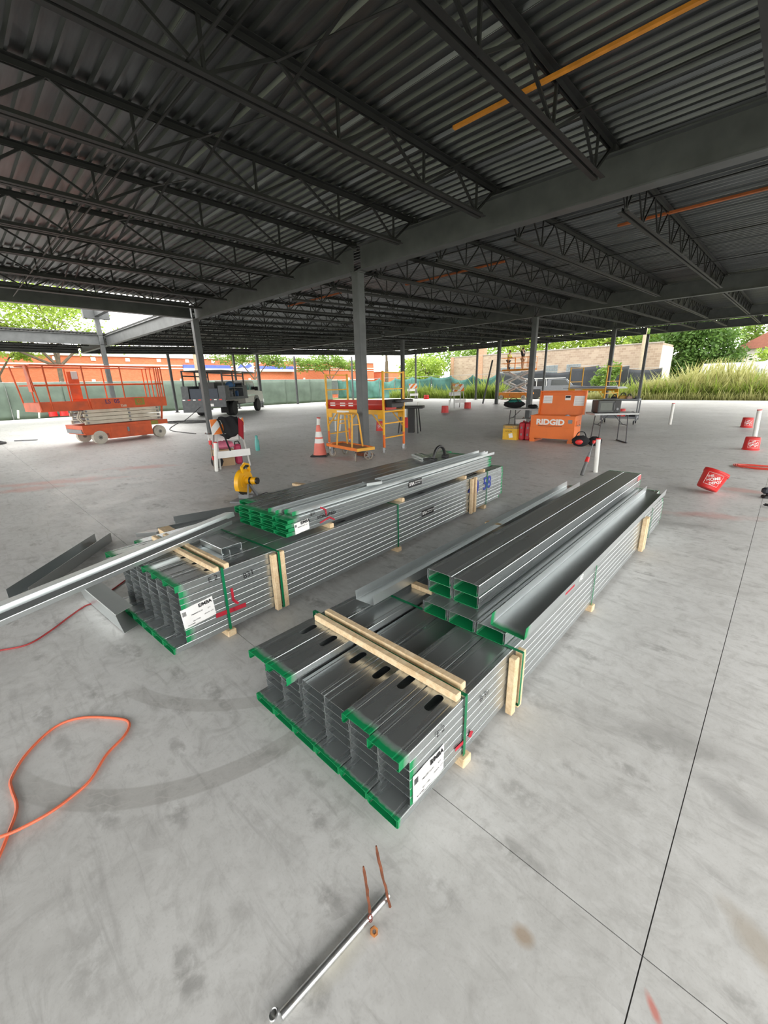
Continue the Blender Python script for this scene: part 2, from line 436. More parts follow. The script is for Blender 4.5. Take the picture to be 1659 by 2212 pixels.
# roof build-up above the deck: keeps daylight out of the flutes except along the open edges
ROOFING = mat('roof_membrane', (.05, .05, .05), .9)
rb = MB().bx(XL_ + .25, XR_ - .25, 0, 29.0, 0, .06).build('roofing_board', ROOFING, ceiling, loc=(0, 6.55, zdeck(6.55) + .056), rot=(SLA, 0, 0))
MB().bx(-14.4, XR_ - .25, YB_ + .3, 6.5, 4.31, 4.37).build('roofing_board', ROOFING, ceiling)
MB().bx(-25.7, -14.4, YB_ + .3, 1.6, 4.31, 4.37).build('roofing_board', ROOFING, ceiling)  # unseen board added over the same sheets, blocks sky from the lift's floor
MB().bx(XL_ + .25, -25.7, YB_ + .3, 6.5, 4.31, 4.37).build('roofing_board', ROOFING, ceiling)

# ---- beams and columns
def ibeam(name, a, b, depth, width, label, m=None, group=None):
    """I-section between two points on its underside axis"""
    a, b = Vector(a), Vector(b); L = (b - a).length
    tf, tw = .018, .012; w = width / 2
    poly = [(-w, 0), (w, 0), (w, tf), (tw, tf), (tw, depth - tf), (w, depth - tf), (w, depth), (-w, depth), (-w, depth - tf), (-tw, depth - tf), (-tw, tf), (-w, tf)]
    mb = MB(); n = 12
    # webs and flanges as quads so the caps stay clean
    for (x0, x1, z0, z1) in ((-w, w, 0, tf), (-tw, tw, tf, depth - tf), (-w, w, depth - tf, depth)):
        mb.bx(x0, x1, 0, L, z0, z1)
    d = b - a
    rz = math.atan2(-d.x, d.y); rx = math.asin(d.z / L)
    o = mb.build(name, m or STEEL, None, loc=a, rot=(rx, 0, rz))
    return tag(o, label, 'beam', group or 'roof beams')
bx_pts = [XR_, -6.78, -14.72, -25.38, XL_]
def nmx(i): return ['at the right of the near bay', 'between the centre post and the post by the barricade', 'lit by the open roof bay behind the orange lift', 'at the far left end'][i]
for i in range(4):
    g = .11
    ibeam('roof_beam', (bx_pts[i] - g, 6.4, 3.72), (bx_pts[i + 1] + g, 6.4, 3.72), .445, .2, 'grey steel roof beam of the nearest row, ' + nmx(i))
for Yr, nm in ((17.4, 'second'), (27.6, 'third'), (YF_, 'outermost far')):
    cuts = [XR_, -8.0, -16.6, -25.0, XL_]
    for i in range(4):
        ibeam('roof_beam', (cuts[i] - .11, Yr, zbeam(Yr)), (cuts[i + 1] + .11, Yr, zbeam(Yr)), zdeck(Yr) - .065 - zbeam(Yr), .2,
              'grey steel roof beam of the %s row, %s span from the right' % (nm, ORD[i]))
for X, nm in ((-14.72, 'along the near side of the open roof bay'), (-25.38, 'along the far side of the open roof bay')):
    ibeam('roof_beam', (X, YB_, 3.76), (X, 6.29, 3.76), .455, .2, 'grey steel roof beam ' + nm)
for X, nm in ((XL_, 'left'), (XR_, 'right')):
    ibeam('roof_beam', (X, YB_, 3.72), (X, 6.29, 3.72), .44, .2, 'steel edge beam on the %s side, near span' % nm)
    ibeam('roof_beam', (X, 6.51, zbeam(6.51)), (X, YF_ - .11, zbeam(YF_ - .11)), .44, .2, 'steel edge beam on the %s side, far span' % nm)
ibeam('roof_beam', (XR_ - .11, YB_, 3.72), (-14.6, YB_, 3.72), .44, .2, 'steel edge beam along the near roof edge')

def column(X, Y, w, label, ztop=None, base=True):
    zt = ztop or zbeam(Y)
    t = empty('steel_column', (X, Y, 0))
    MB().bx(-w / 2, w / 2, -w / 2, w / 2, .02, zt, .012).build('shaft', STEEL, t)
    if base:
        MB().bx(-w * .9, w * .9, -w * .9, w * .9, 0, .02).build('base_plate', STEEL, t)
        for sx in (-1, 1):
            for sy in (-1, 1): MB().cyl((sx * w * .72, sy * w * .72, .02), (sx * w * .72, sy * w * .72, .05), .014, 6).build('anchor_bolt', RUST, t)
    MB().bx(-w * .62, w * .62, -w * .55, w * .55, zt - .02, zt).build('cap_plate', STEEL, t) if not ztop else None
    return tag(t, label, 'column', 'roof columns')
column(-6.78, 6.4, .19, 'grey square steel column behind the yellow wheeled cart')
MB().bx(-.13, .13, -.13, .13, .02, .09).build('column_base_stub', RUST, None, loc=(-6.78, 6.38, 0)) and tag(bpy.data.objects['column_base_stub'], 'rusty red block at the foot of the centre column', 'block')
column(-14.72, 6.4, .19, 'grey steel column rising behind the orange striped barricade')
fcol = column(-25.38, 6.2, .2, 'grey steel column standing up through the open roof bay', 5.1)
MB().bx(-.14, .14, -.55, .55, 4.95, 5.4).build('stub_beam', STEEL, fcol)
MB().bx(-.1, 1.9, -.1, .1, 5.05, 5.4).build('stub_beam', STEEL, fcol)
for (X, Y, w, nm) in ((-8.03, 17.4, .2, 'grey steel column behind the folding table with the teal bag'), (-7.97, 27.6, .2, 'steel column beyond the grey tool cart'),
                      (-7.97, YF_, .17, 'thin steel column at the slab edge, tallest grass right of it'), (-15.17, YF_, .15, 'thin column at the slab edge right of the raised lift'),
                      (-21.1, 34.4, .15, 'thin column at the slab edge near the brick chimney'), (-28.8, 35.0, .15, 'thin column before the green tree at the slab edge'),
                      (-15.2, 27.6, .2, 'steel column with a steel member leaning on it'), (-17.4, 19.9, .2, 'dark steel column behind the yellow scaffold'),
                      (-34.0 + .6, 30.2, .14, 'thin column at the left slab edge behind the centre column'), (-32.6, 22.6, .15, 'thin column in front of the grey fence'),
                      (-31.2, 18.1, .2, 'thick dark column behind the white truck bonnet'), (-31.0, 16.0, .14, 'thin column behind the truck rack'),
                      (-31.0, 11.3, .15, 'thin column left of the flatbed truck'), (.75, YF_, .16, 'steel column at the right end of the slab edge')):
    column(X, Y, w, nm)
lean = MB().bar((-15.95, 27.0, .06), (-15.5, 27.28, 3.0), .14, .05).build('leaning_steel_member', STEEL)
tag(lean, 'grey steel member leaning against a far column', 'beam')

# ---- open-web joists
def joist_meshes(L, depth, slope, dslope, panel, ext, rod):
    """top chord of length L (y from 0), bottom chord shorter by ext at both ends; z = 0 at the top"""
    a, t, g = .055, .006, .014
    def L_(mb, sx, z, up, y0, y1):
        s = 1 if up else -1
        mb.bx(sx * g if sx > 0 else -g - a, g + a if sx > 0 else -g, y0, y1, z - (0 if up else t), z + (t if up else 0))
        mb.bx(sx * g if sx > 0 else -g - t, g + t if sx > 0 else -g, y0, y1, min(z, z + s * a), max(z, z + s * a))
    def sh(mb, s): mb.v = [(x, y, z + s * y) for x, y, z in mb.v]; return mb
    top = MB(); [L_(top, sx, 0, False, 0, L) for sx in (1, -1)]
    for y in (0.06, L - .06): top.bx(-.05, .05, y - .06, y + .06, -.065, -.006)
    bot = MB(); [L_(bot, sx, -depth, True, ext, L - ext) for sx in (1, -1)]
    n = max(2, round((L - 2 * ext) / panel)); p = (L - 2 * ext) / n
    zz = []
    pts = [(0, .12, -.03 + .12 * slope)]
    ys = []
    for k in range(n):
        yb = ext + p * (k + .5) if False else ext + p * k + (p * .12 if k == 0 else 0)
        ys.append(yb)
        zb = -depth + .03 + dslope * yb
        pts.append((0, yb, zb))
        yt = ext + p * (k + .5)
        pts.append((0, yt, -.03 + slope * yt))
    yb = L - ext - p * .12; ys.append(yb)
    pts.append((0, yb, -depth + .03 + dslope * yb)); pts.append((0, L - .12, -.03 + slope * (L - .12)))
    web = MB()
    for q in range(len(pts) - 1): web.bar(pts[q], pts[q + 1], rod, rod)
    struts = []
    for yb in ys:
        struts.append(MB().bar((0, yb, -depth + .02 + dslope * yb), (0, yb, -.03 + slope * yb), rod, rod).mesh('web_strut', STEEL_D))
    return sh(top, slope).mesh('top_chord', STEEL_D), sh(bot, dslope).mesh('bottom_chord', STEEL_D), web.mesh('web_rod', STEEL_D), struts
def joists(xs, Y0, Y1, z0, depth, slope, dslope, panel, ext, rod, label, group):
    top, bot, web, st = joist_meshes(Y1 - Y0, depth, slope, dslope, panel, ext, rod)
    for i, X in enumerate(xs):
        t = empty('roof_joist', (X, Y0, z0))
        link('top_chord', top, t); link('bottom_chord', bot, t); link('web_rod', web, t)
        for s in st: link('web_strut', s, t)
        tag(t, label % ORD[i], 'joist', group)
SP = 1.565
x1 = [x for x in (-.55 - SP * k for k in range(-4, 12)) if -14.3 < x < XR_]
joists(x1, .2, 6.38, 4.23, .43, 0, 0, 1.22, .42, .026, 'dark open-web roof joist of the nearest bay, %s from the right', 'joists of the nearest bay')
joists([x for x in x1], YB_, .2, 4.23, .43, 0, 0, 1.22, .42, .026, 'dark open-web roof joist overhead behind the viewer, %s from the right', 'joists over the viewer')
x2 = [x for x in (-.55 - SP * k for k in range(-4, 26)) if XL_ + .5 < x < XR_]
joists(x2, 6.44, 17.38, 4.232, .54, .026, .035, 1.0, .55, .02, 'dark open-web roof joist of the second bay, %s from the right', 'joists of the second bay')
joists(x2, 17.46, 27.58, zdeck(17.46), .48, .026, .026, 1.0, .45, .02, 'dark open-web roof joist of the third bay, %s from the right', 'joists of the third bay')
joists(x2, 27.66, YF_ - .05, zdeck(27.66), .46, .026, .026, 1.0, .4, .02, 'dark open-web roof joist of the farthest bay, %s from the right', 'joists of the farthest bay')
joists([-26.9, -28.4, -29.9], YB_, 6.38, 4.23, .43, 0, 0, 1.22, .42, .026, 'dark roof joist beyond the open roof bay, %s from it', 'joists beyond the open bay')
# bridging bars tying the joists
OBAR = mat('orange_primer', (.55, .21, .02), .6, 0, .25, 6)
OBAR2 = mat('rust_orange_primer', (.38, .10, .025), .65, 0, .25, 6)
def bridge(y, z, x0, x1_, r, m, label, nm='bridging_bar'):
    tag(MB().bar((x0, y, z), (x1_, y, z), r, r * .6).build(nm, m), label, 'bar', 'joist bridging bars')
bridge(4.47, 4.155, -3.15, 3.5, .046, OBAR, 'bright orange bar crossing under the nearest deck at upper right')
bridge(9.4, zdeck(9.4) - .06, -2.9, 3.5, .06, OBAR2, 'rust orange bar under the second bay deck, right part')
bridge(10.0, zdeck(10) - .06, -8.6, -5.5, .06, OBAR2, 'rust orange bar under the second bay deck beside the centre column')
bridge(9.1, zdeck(9.1) - .08, -13.2, -10.4, .06, OBAR2, 'dull orange bar in the second bay behind the centre column')
bridge(5.17, 4.17, -14.2, 3.5, .022, STEEL_D, 'thin dark bridging rod nearest the first beam row')
bridge(1.8, 3.82, -14.2, 3.5, .02, STEEL_D, 'thin dark bridging rod across the near joists low chords')
bridge(2.2, 4.17, -14.2, 3.5, .022, STEEL_D, 'thin dark bridging rod across the near joists top chords')
for k, y in enumerate((8.3, 11.6, 14.6)):
    bridge(y, zdeck(y) - .07, -30, 3.5, .03, STEEL_D, 'dark bridging bar below the second bay deck, %s from the near beam' % ORD[k])

for k in range(len(x1) - 1):
    for d_, nm in ((0, 'rising right'), (1, 'rising left')):
        xa, xb = (x1[k + 1], x1[k]) if d_ == 0 else (x1[k], x1[k + 1])
        o = MB().bar((xa + (.03 if xb > xa else -.03), 2.55 + .05 * d_, 3.83), (xb - (.03 if xb > xa else -.03), 2.55 + .05 * d_, 4.16), .026, .006).build('cross_brace', STEEL_D)
        tag(o, 'thin diagonal brace %s between near joists, %s gap from the right' % (nm, ORD[k]), 'brace', 'diagonal braces between joists')
# ================================================================== bundles of galvanised studs
def sheet(prof, L, m, t=.0021, holes=(), hole_seg=None, name='stud'):
    """thin sheet following an open profile in x/z, run along y; slots punched through segment hole_seg"""
    n = len(prof); nr = []
    for i in range(n):
        a = Vector(prof[max(i - 1, 0)]); b = Vector(prof[min(i + 1, n - 1)])
        d = (b - a).normalized(); nr.append(Vector((-d.y, d.x)))
    lay = [[Vector(p) for p in prof], [Vector(p) - nr[i] * t for i, p in enumerate(prof)]]
    mb = MB(); ys = [0.0]
    for h in holes: ys += [h - .075, h + .075]
    ys.append(L)
    idx = {}
    vs = []
    def V(l, i, k):
        key = (l, i, k)
        if key not in idx: idx[key] = len(vs); vs.append((lay[l][i].x, ys[k], lay[l][i].y))
        return idx[key]
    fs = []
    for k in range(len(ys) - 1):
        ish = bool(holes) and k % 2 == 1
        for i in range(n - 1):
            if ish and i == hole_seg: continue
            fs.append((V(0, i, k), V(0, i, k + 1), V(0, i + 1, k + 1), V(0, i + 1, k)))
            fs.append((V(1, i, k), V(1, i + 1, k), V(1, i + 1, k + 1), V(1, i, k + 1)))
        if ish:
            hy = (ys[k] + ys[k + 1]) / 2; xm = (lay[0][hole_seg].x + lay[0][hole_seg + 1].x) / 2
            rad, half = .0195, .033
            pts = [(rad * math.cos(a), half + rad * math.sin(a)) for a in [math.pi * q / 6 for q in range(7)]] + [(rad * math.cos(a), -half + rad * math.sin(a)) for a in [math.pi + math.pi * q / 6 for q in range(7)]]
            rings = []
            for l in (0, 1):
                z = lay[l][hole_seg].y; o = len(vs)
                for (px_, py_) in pts: vs.append((xm + px_, hy + py_, z))
                rings.append(o)
                c0, c1, c2, c3 = V(l, hole_seg, k), V(l, hole_seg + 1, k), V(l, hole_seg + 1, k + 1), V(l, hole_seg, k + 1)
                top, botm = o + 3, o + 10
                right = [c1, c2] + [top, o + 2, o + 1, o, o + 13, o + 12, o + 11, botm]
                left = [c3, c0] + [botm, o + 9, o + 8, o + 7, o + 6, o + 5, o + 4, top]
                for f in (right, left, [c2, c3, top], [c0, c1, botm]): fs.append(tuple(f) if l == 0 else tuple(reversed(f)))
            for q in range(14):
                fs.append((rings[0] + q, rings[1] + q, rings[1] + (q + 1) % 14, rings[0] + (q + 1) % 14))
    K = len(ys) - 1
    for i in range(n - 1):
        fs.append((V(0, i, 0), V(0, i + 1, 0), V(1, i + 1, 0), V(1, i, 0)))
        fs.append((V(0, i, K), V(1, i, K), V(1, i + 1, K), V(0, i + 1, K)))
    for k in range(K):
        for i in (0, n - 1): fs.append((V(0, i, k), V(1, i, k), V(1, i, k + 1), V(0, i, k + 1)))
    mb.add(vs, fs)
    return mb
def cprof(w, h, lip=.012, r=.0035, flip=False, groove=True):
    a = w / 2; g = w * .33
    web = [(-g - .007, h), (-g - .003, h - .0016), (-g + .003, h - .0016), (-g + .007, h), (g - .007, h), (g - .003, h - .0016), (g + .003, h - .0016), (g + .007, h)] if groove else []
    p = [(-a + lip, 0), (-a + r, 0), (-a, r), (-a, h - r), (-a + r * .35, h - r * .35), (-a + r, h)] + web + [(a - r, h), (a - r * .35, h - r * .35), (a, h - r), (a, r), (a - r, 0), (a - lip, 0)]
    if flip: p = [(x, h - z) for x, z in reversed(p)]
    return p
def seg_of(p):   # widest horizontal segment = the web middle
    return max(range(len(p) - 1), key=lambda i: abs(p[i + 1][0] - p[i][0]))
def stud_me(w, h, L, m, holes=(), lip=.012):
    p = cprof(w, h, lip, groove=bool(holes) or L < 1.0)
    return sheet(p, L, m, holes=holes, hole_seg=seg_of(p)).mesh('stud', m)
def box_me(w, h, L, m, toe=.006, outer=None):
    """two studs nested toe to toe into a closed box"""
    mb = sheet(cprof(w, h - .003), L, m)
    mb.v = [(x, y, z + .003) for x, y, z in mb.v]
    mb2 = sheet(cprof(w - 2 * toe, h - .004, flip=True, groove=False), L, m)
    o = len(mb.v); mb.v += mb2.v; mb.f += [tuple(i + o for i in f) for f in mb2.f]; mb.mi += [1] * len(mb2.mi)
    return mb.mesh('nested_stud_pair', [outer or m, m])
def track_me(w, h, L, m, t=.0018):
    r = .003; a = w / 2
    p = [(-a, h), (-a, r), (-a + r * .35, r * .35), (-a + r, 0), (a - r, 0), (a - r * .35, r * .35), (a, r), (a, h)]
    p = list(reversed(p))
    return sheet(p, L, m, t=-t).mesh('track', m)

class Frame:
    def __init__(s, x, y, deg): s.o = Vector((x, y, 0)); s.a = R(deg); s.u = Vector((math.cos(s.a), math.sin(s.a), 0)); s.v = Vector((-math.sin(s.a), math.cos(s.a), 0))
    def p(s, lx, ly, z): return s.o + s.u * lx + s.v * ly + Vector((0, 0, z))
    def rot(s): return (0, 0, s.a)
    def hit(s, x, y, lx):          # pixel to the vertical side plane at local x
        d = ray(x, y); P0 = s.p(lx, 0, 0); c = Vector((0, 0, EYE))
        t = (P0 - c).dot(s.u) / d.dot(s.u); w = c + d * t - s.o
        return w.dot(s.v), w.z
    def top(s, x, y, z):
        q = at(x, y, z) - s.o; return q.dot(s.u), q.dot(s.v)
LAYER = lambda k, n: 'top layer' if k == n - 1 else ('bottom layer' if k == 0 else '%s layer up' % ORD[k])
COLN = lambda k: '%s row from right' % ORD[k]

# ---- right bundle (in front of the viewer)
FR = Frame(-.707, .764, .66)
PW, SW, SH, NL, LR = .1583, .1545, .0415, 7, 4.24
ZR = .045; LH = (.339 - ZR) / NL
GR = galv('galv_stud_green_ends', LR); GP = galv('galv_stud_plain', LR, False, True); GF = galv('galv_flange_green', LR, depth=.034, xlim=.0768); GD = galv('galv_box_green', LR, depth=.07)
gap_h = [.42, 1.63, 2.85, 4.0]
me_box, me_mid, me_midg = box_me(SW, LH * .99, LR, GD, outer=galv('galv_thin_green_edge', LR, depth=.016)), stud_me(SW, SH, LR, GP), stud_me(SW, SH, LR, GF)
me_topg, me_topp = stud_me(SW, SH, LR, GR, [.30, 1.5, 2.7, 3.9]), stud_me(SW, SH, LR, GP, [.27, 1.5, 2.7, 3.9])
studs_R = {}
for c in range(6):            # c counts from the right side
    nl = NL - 1 if c in (2, 3) else NL
    for k in range(nl):
        topm = k == nl - 1
        off = .0 if k == 0 else .068
        if topm: off = {0: .012, 1: .032, 2: .07, 3: .07, 4: .0, 5: -.006}[c]
        me = me_box if k == 0 else (me_midg if c == 0 else me_mid)
        if topm: me = me_topp if c in (2, 3) else me_topg
        jx = (-.0045 * k if c >= 4 else random.uniform(-.0012, .0012)) if k else 0
        if c >= 4 and topm: jx = -.006
        o = link('metal_stud', me, None, FR.p(-(c + .5) * PW + jx, off + random.uniform(-.002, .002), ZR + k * LH + (LH - SH) * .9 if k else ZR), FR.rot())
        tag(o, 'galvanized stud in the right-hand bundle, %s, %s' % (LAYER(k, nl), COLN(c)), 'steel stud', 'studs of the right-hand bundle')
        studs_R[c, k] = o
ztR = .339
def woodbar(frame, lx0, lx1, ly, z0, wy, h, label, name='wood_strip', group='wood strips round the bundles'):
    m = MB().bx(-(lx1 - lx0) / 2, (lx1 - lx0) / 2, -wy / 2, wy / 2, 0, h, .004)
    return tag(m.build(name, WOOD, None, loc=frame.p((lx0 + lx1) / 2, ly, z0), rot=frame.rot()), label, 'wood strip', group)
def strap(frame, x0, x1, ly, z0, z1, label, w=.017, dx=0.0, front=None):
    t = .0012; mb = MB(); b = .004
    for (xa, xb, za, zb) in ((x0, x1, z1, z1 + t), (x0, x1, z0 - t, z0), (x1, x1 + t, z0, z1), (x0 - t, x0, z0, z1)):
        mb.bx(xa, xb, -w / 2, w / 2, za, zb)
    return tag(mb.build('plastic_strap', STRAP, None, loc=frame.p(0, ly, 0), rot=frame.rot()), label, 'strap', 'green straps round the bundles')
WR = 6 * PW
woodbar(FR, -WR + .03, -.012, .385, ztR, .036, .034, 'near one of two pine strips across the front of the right-hand bundle')
woodbar(FR, -WR + .04, -.03, .448, ztR, .036, .036, 'far one of two pine strips across the front of the right-hand bundle')
strap(FR, -WR - .036, .003, .417, .043, ztR + .012, 'green strap between the two pine strips on the right-hand bundle')
strap(FR, -WR - .036, .048, .835, .043, ztR + .003, 'green strap over the upright pine strips of the right-hand bundle')
def upright(frame, lx, ly, z0, z1, label):
    m = MB().bx(-.018, .018, -.02, .02, 0, z1 - z0, .004)
    return tag(m.build('wood_upright', WOOD, None, loc=frame.p(lx, ly, z0), rot=frame.rot()), label, 'wood strip', 'upright pine strips on the bundle sides')
upright(FR, .022, .80, .008, .325, 'upright pine strip nearest the viewer on the right-hand bundle side')
upright(FR, .022, .868, .008, .33, 'second upright pine strip on the right-hand bundle side')
upright(FR, .022, 3.36, .03, .345, 'upright pine strip near the far end of the right-hand bundle')
upright(FR, .022, 3.43, .03, .345, 'last upright pine strip at the far end of the right-hand bundle')
strap(FR, -WR - .036, .003, 2.05, .043, ztR + .003, 'green strap round the middle of the right-hand bundle')
strap(FR, -WR - .036, .003, 3.75, .043, ztR + .003, 'green strap at the far end of the right-hand bundle')
for k, ly in enumerate((.42, 2.05, 3.5)):
    woodbar(FR, -WR - .03, .02, ly, 0, .06, .044, 'pine runner under the right-hand bundle, %s from the viewer' % ORD[k], 'wood_runner', 'pine runners under the bundles')

# studs stacked on the right bundle: three boxes below, two columns of two above
FU = Frame(-.755, 1.585, .75)
LU = 3.42; GU = galv('galv_box_inside_green', LU, depth=.22, zlim=.03); GU2 = galv('galv_box_end', LU, True, True, .035)
HB = .070
mu = box_me(.162, HB * .985, LU, GU, .009, galv('galv_upper_plain', LU, False, True, .02))
for c in range(3):
    o = link('metal_stud_pair', mu, None, FU.p(-(c + .5) * .1645, .0, ztR + .005), FU.rot())
    tag(o, 'wide steel stud pair, lowest row atop the right-hand bundle, %s from right' % ORD[c], 'steel stud', 'wide stud pairs on the right-hand bundle')
for k in range(2):
    for c in range(2):
        o = link('metal_stud_pair', mu, None, FU.p(-.205 - (c + .5) * .1675 - .002 * k, .105 - .004 * k, ztR + .005 + HB * (k + 1)), FU.rot())
        tag(o, 'wide steel stud pair, %s row atop the right-hand bundle, %s column' % (['middle', 'top'][k], ['right', 'left'][c]), 'steel stud', 'wide stud pairs on the right-hand bundle')
MB().bx(-.0, .0006, LU - .14, LU - .002, .008, HB - .008).build('spray_mark', mat('faded_red_spray', (.5, .12, .12), .6), bpy.data.objects['metal_stud_pair.005'] if 'metal_stud_pair.005' in bpy.data.objects else None, loc=(.0825, 0, 0))
GT = galv('galv_track', 3.25, True, False, .045, 1.25, .3); GTp = galv('galv_track_plain', None, bright=1.3, rough=.33)
tr = tag(link('metal_track', track_me(.17, .062, 3.26, GT), None, FU.p(.0, .01, ztR + .005 + HB + .004), (0, R(4), FU.a + R(.2))), 'bright steel track lying right of the stacked stud pairs', 'steel track', 'loose steel tracks')
text('chalk_mark', 'A2', .05, WHITE, tr, (.087, .75, .032), (R(90), 0, R(90)), .001)
MB().bx(.0862, .0872, .50, .64, .02, .035).build('spray_mark', REDPAINT, tr)
tl = tag(link('metal_track', track_me(.14, .055, 3.45, GTp), None, (-1.525, 1.40, ztR + .03), (0, R(-5), R(1.6))), 'bright steel track lying left of the stacked stud pairs', 'steel track', 'loose steel tracks')
woodbar(FR, -.76, -.60, 1.02, ztR, .05, .028, 'short pine block under the bright track on the right-hand bundle', 'wood_block')
woodbar(FR, -WR - .06, -.5, 2.35, ztR, .05, .028, 'pine block poking out left under the bright track', 'wood_block')
woodbar(FR, -.042, -.006, 1.27, ztR, .05, .07, 'pine block under the right edge of the stacked stud pairs', 'wood_block')
woodbar(FR, -.05, -.006, 2.12, ztR, .05, .07, 'pine block under the stacked stud pairs at mid length', 'wood_block')

# markings on the right bundle
def on_side(frame, parent, x, y, body, size, m, name='marker_text', rotz=0, lift=.0022, bold=0.0):
    ly, z = frame.hit(x, y, .0)
    P = frame.p(lift, ly, z)
    me = text_me(body, size, m, bold, .0004)
    o = link(name, me, None, P, (R(90), 0, R(90) + frame.a))
    if rotz: o.rotation_euler = (Matrix.Rotation(frame.a + R(90), 3, 'Z') @ Matrix.Rotation(R(90), 3, 'X') @ Matrix.Rotation(R(rotz), 3, 'Z')).to_euler()
    o.parent = parent; o.matrix_parent_inverse = parent.matrix_basis.inverted()
    return o
def patch(frame, parent, pts, wd, m, name='spray_mark', lift=.0018):
    """brushed or sprayed stroke along pixel points on the bundle side"""
    mb = MB(); q = [frame.hit(x, y, 0) for x, y in pts]
    for (a, b) in zip(q, q[1:]):
        d = Vector((b[0] - a[0], b[1] - a[1])); d.normalize(); nn = Vector((-d.y, d.x)) * wd / 2
        v = [frame.p(lift, a[0] + s * nn.x - e * d.x * .004, a[1] + s * nn.y - e * d.y * .004) for s, e in ((1, 1), (-1, 1))] + [frame.p(lift, b[0] + s * nn.x + .004 * d.x, b[1] + s * nn.y + .004 * d.y) for s in (-1, 1)]
        v2 = [p + frame.u * .0006 for p in v]
        mb.add(v + v2, [(3, 2, 1, 0), (4, 5, 6, 7), (0, 1, 5, 4), (1, 2, 6, 5), (2, 3, 7, 6), (3, 0, 4, 7)])
    o = mb.build(name, m, None)
    o.parent = parent; o.matrix_parent_inverse = parent.matrix_basis.inverted()
    return o
on_side(FR, studs_R[0, 5], 951, 1579, 'E 2', .042, INK, bold=-.0006)
on_side(FR, studs_R[0, 5], 1046, 1502, 'B 31', .042, INK, bold=-.0006)
patch(FR, studs_R[0, 2], [(984, 1618), (1005, 1598)], .018, REDPAINT)
patch(FR, studs_R[0, 2], [(1014, 1590), (1018, 1580)], .03, REDPAINT)
patch(FR, studs_R[0, 4], [(1004, 1552), (1006, 1564)], .009, REDPAINT)
def sticker(frame, x, y, w, h, label, lines, rot=0.0, base=PAPER, ink=INK, name='paper_label'):
    ly, z = frame.hit(x, y, 0)
    t = empty(name, frame.p(.0022, ly, z), rot=(Matrix.Rotation(frame.a + R(90), 3, 'Z') @ Matrix.Rotation(R(90), 3, 'X') @ Matrix.Rotation(R(rot), 3, 'Z')).to_euler())
    mb = MB(); nx = 8
    for i in range(nx):      # slightly wavy paper
        x0, x1 = -w / 2 + w * i / nx, -w / 2 + w * (i + 1) / nx
        z0, z1 = .0012 * math.sin(i * 1.3), .0012 * math.sin((i + 1) * 1.3)
        mb.add([(x0, -h / 2, z0), (x1, -h / 2, z1), (x1, h / 2, z1), (x0, h / 2, z0), (x0, -h / 2, z0 - .0008), (x1, -h / 2, z1 - .0008), (x1, h / 2, z1 - .0008), (x0, h / 2, z0 - .0008)],
               [(0, 1, 2, 3), (7, 6, 5, 4), (0, 4, 5, 1), (2, 6, 7, 3)] + ([(0, 3, 7, 4)] if i == 0 else []) + ([(1, 5, 6, 2)] if i == nx - 1 else []))
    mb.build('sheet', base, t)
    for (b, s, lx, ly_, bo) in lines: link('print', text_me(b, s, ink, bo, .0003), t, (lx * w, ly_ * h, .0022))
    if base is PAPER:
        bc = MB()
        for q in range(7): bc.bx(-.47 * w + q * .018 * w, -.47 * w + (q * .018 + (.010 if q % 2 else .006)) * w, .14 * h, .36 * h, .0014, .0022)
        bc.build('barcode', ink, t)
    return tag(t, label, 'label')
LBL = [('E/MBA', .030, .24, .33, .0012), ('MBA600S162-33', .0105, -.05, .05, 0), ('QTY', .009, .33, .02, 0), ('LENGTH  14 FT', .009, .3, -.2, 0), ('GALV STEEL', .009, -.1, -.28, 0), ('PO NUMBER', .008, -.28, -.4, 0)]
sticker(FR, 926, 1668, .19, .125, 'white paper label on the near end of the right-hand bundle', LBL, 0)

# ---- left bundle
FL = Frame(-2.338, .605, 3.43)
NLL, LL = 10, 4.33
LHL = (.467 - ZR) / NLL
GL = galv('galv_left_green', LL); GLP = galv('galv_left_plain', LL, False, True); GLD = galv('galv_left_box', LL, depth=.07)
ml_box, ml_mid, ml_midg = box_me(SW, LHL * .99, LL, GLD, outer=galv('galv_left_thin_green', LL, depth=.016)), stud_me(SW, SH, LL, GLP), stud_me(SW, SH, LL, galv('galv_left_flange_green', LL, depth=.05, xlim=.0768))
ml_topg, ml_topp = stud_me(SW, SH, LL, GL, [.27, 1.4, 2.55, 3.7]), stud_me(SW, SH, LL, GLP, [.27, 1.4, 2.55, 3.7])
studs_L = {}
for c in range(6):
    for k in range(NLL):
        topm = k == NLL - 1
        off = 0 if k == 0 else .085 - (.004 * (k % 2))
        if topm: off = {0: .068, 1: .066, 2: .064, 3: .085, 4: .085, 5: .0}[c]
        me = ml_box if k == 0 else (ml_midg if c == 0 else ml_mid)
        if topm: me = ml_topp if c in (3, 4) else ml_topg
        sx = .0 if k == 0 else (.006 if k % 2 else -.004)       # alternate layers nest a little sideways
        o = link('metal_stud', me, None, FL.p(-(c + .5) * PW + (0 if topm else sx * .35), off, ZR + k * LHL + (LHL - SH) * .9 if k else ZR), FL.rot())
        tag(o, 'galvanized stud in the left-hand bundle, %s, %s' % (LAYER(k, NLL), COLN(c)), 'steel stud', 'studs of the left-hand bundle')
        studs_L[c, k] = o
ztL = .467
woodbar(FL, -WR + .02, .006, .325, ztL, .034, .032, 'near one of two pine strips across the front of the left-hand bundle')
woodbar(FL, -WR + .05, .004, .395, ztL, .034, .034, 'far one of two pine strips across the front of the left-hand bundle')
strap(FL, -WR - .003, .003, .36, .043, ztL + .014, 'green strap between the pine strips on the left-hand bundle')
strap(FL, -WR - .003, .046, .752, .043, ztL + .003, 'green strap over the upright pine strips of the left-hand bundle')
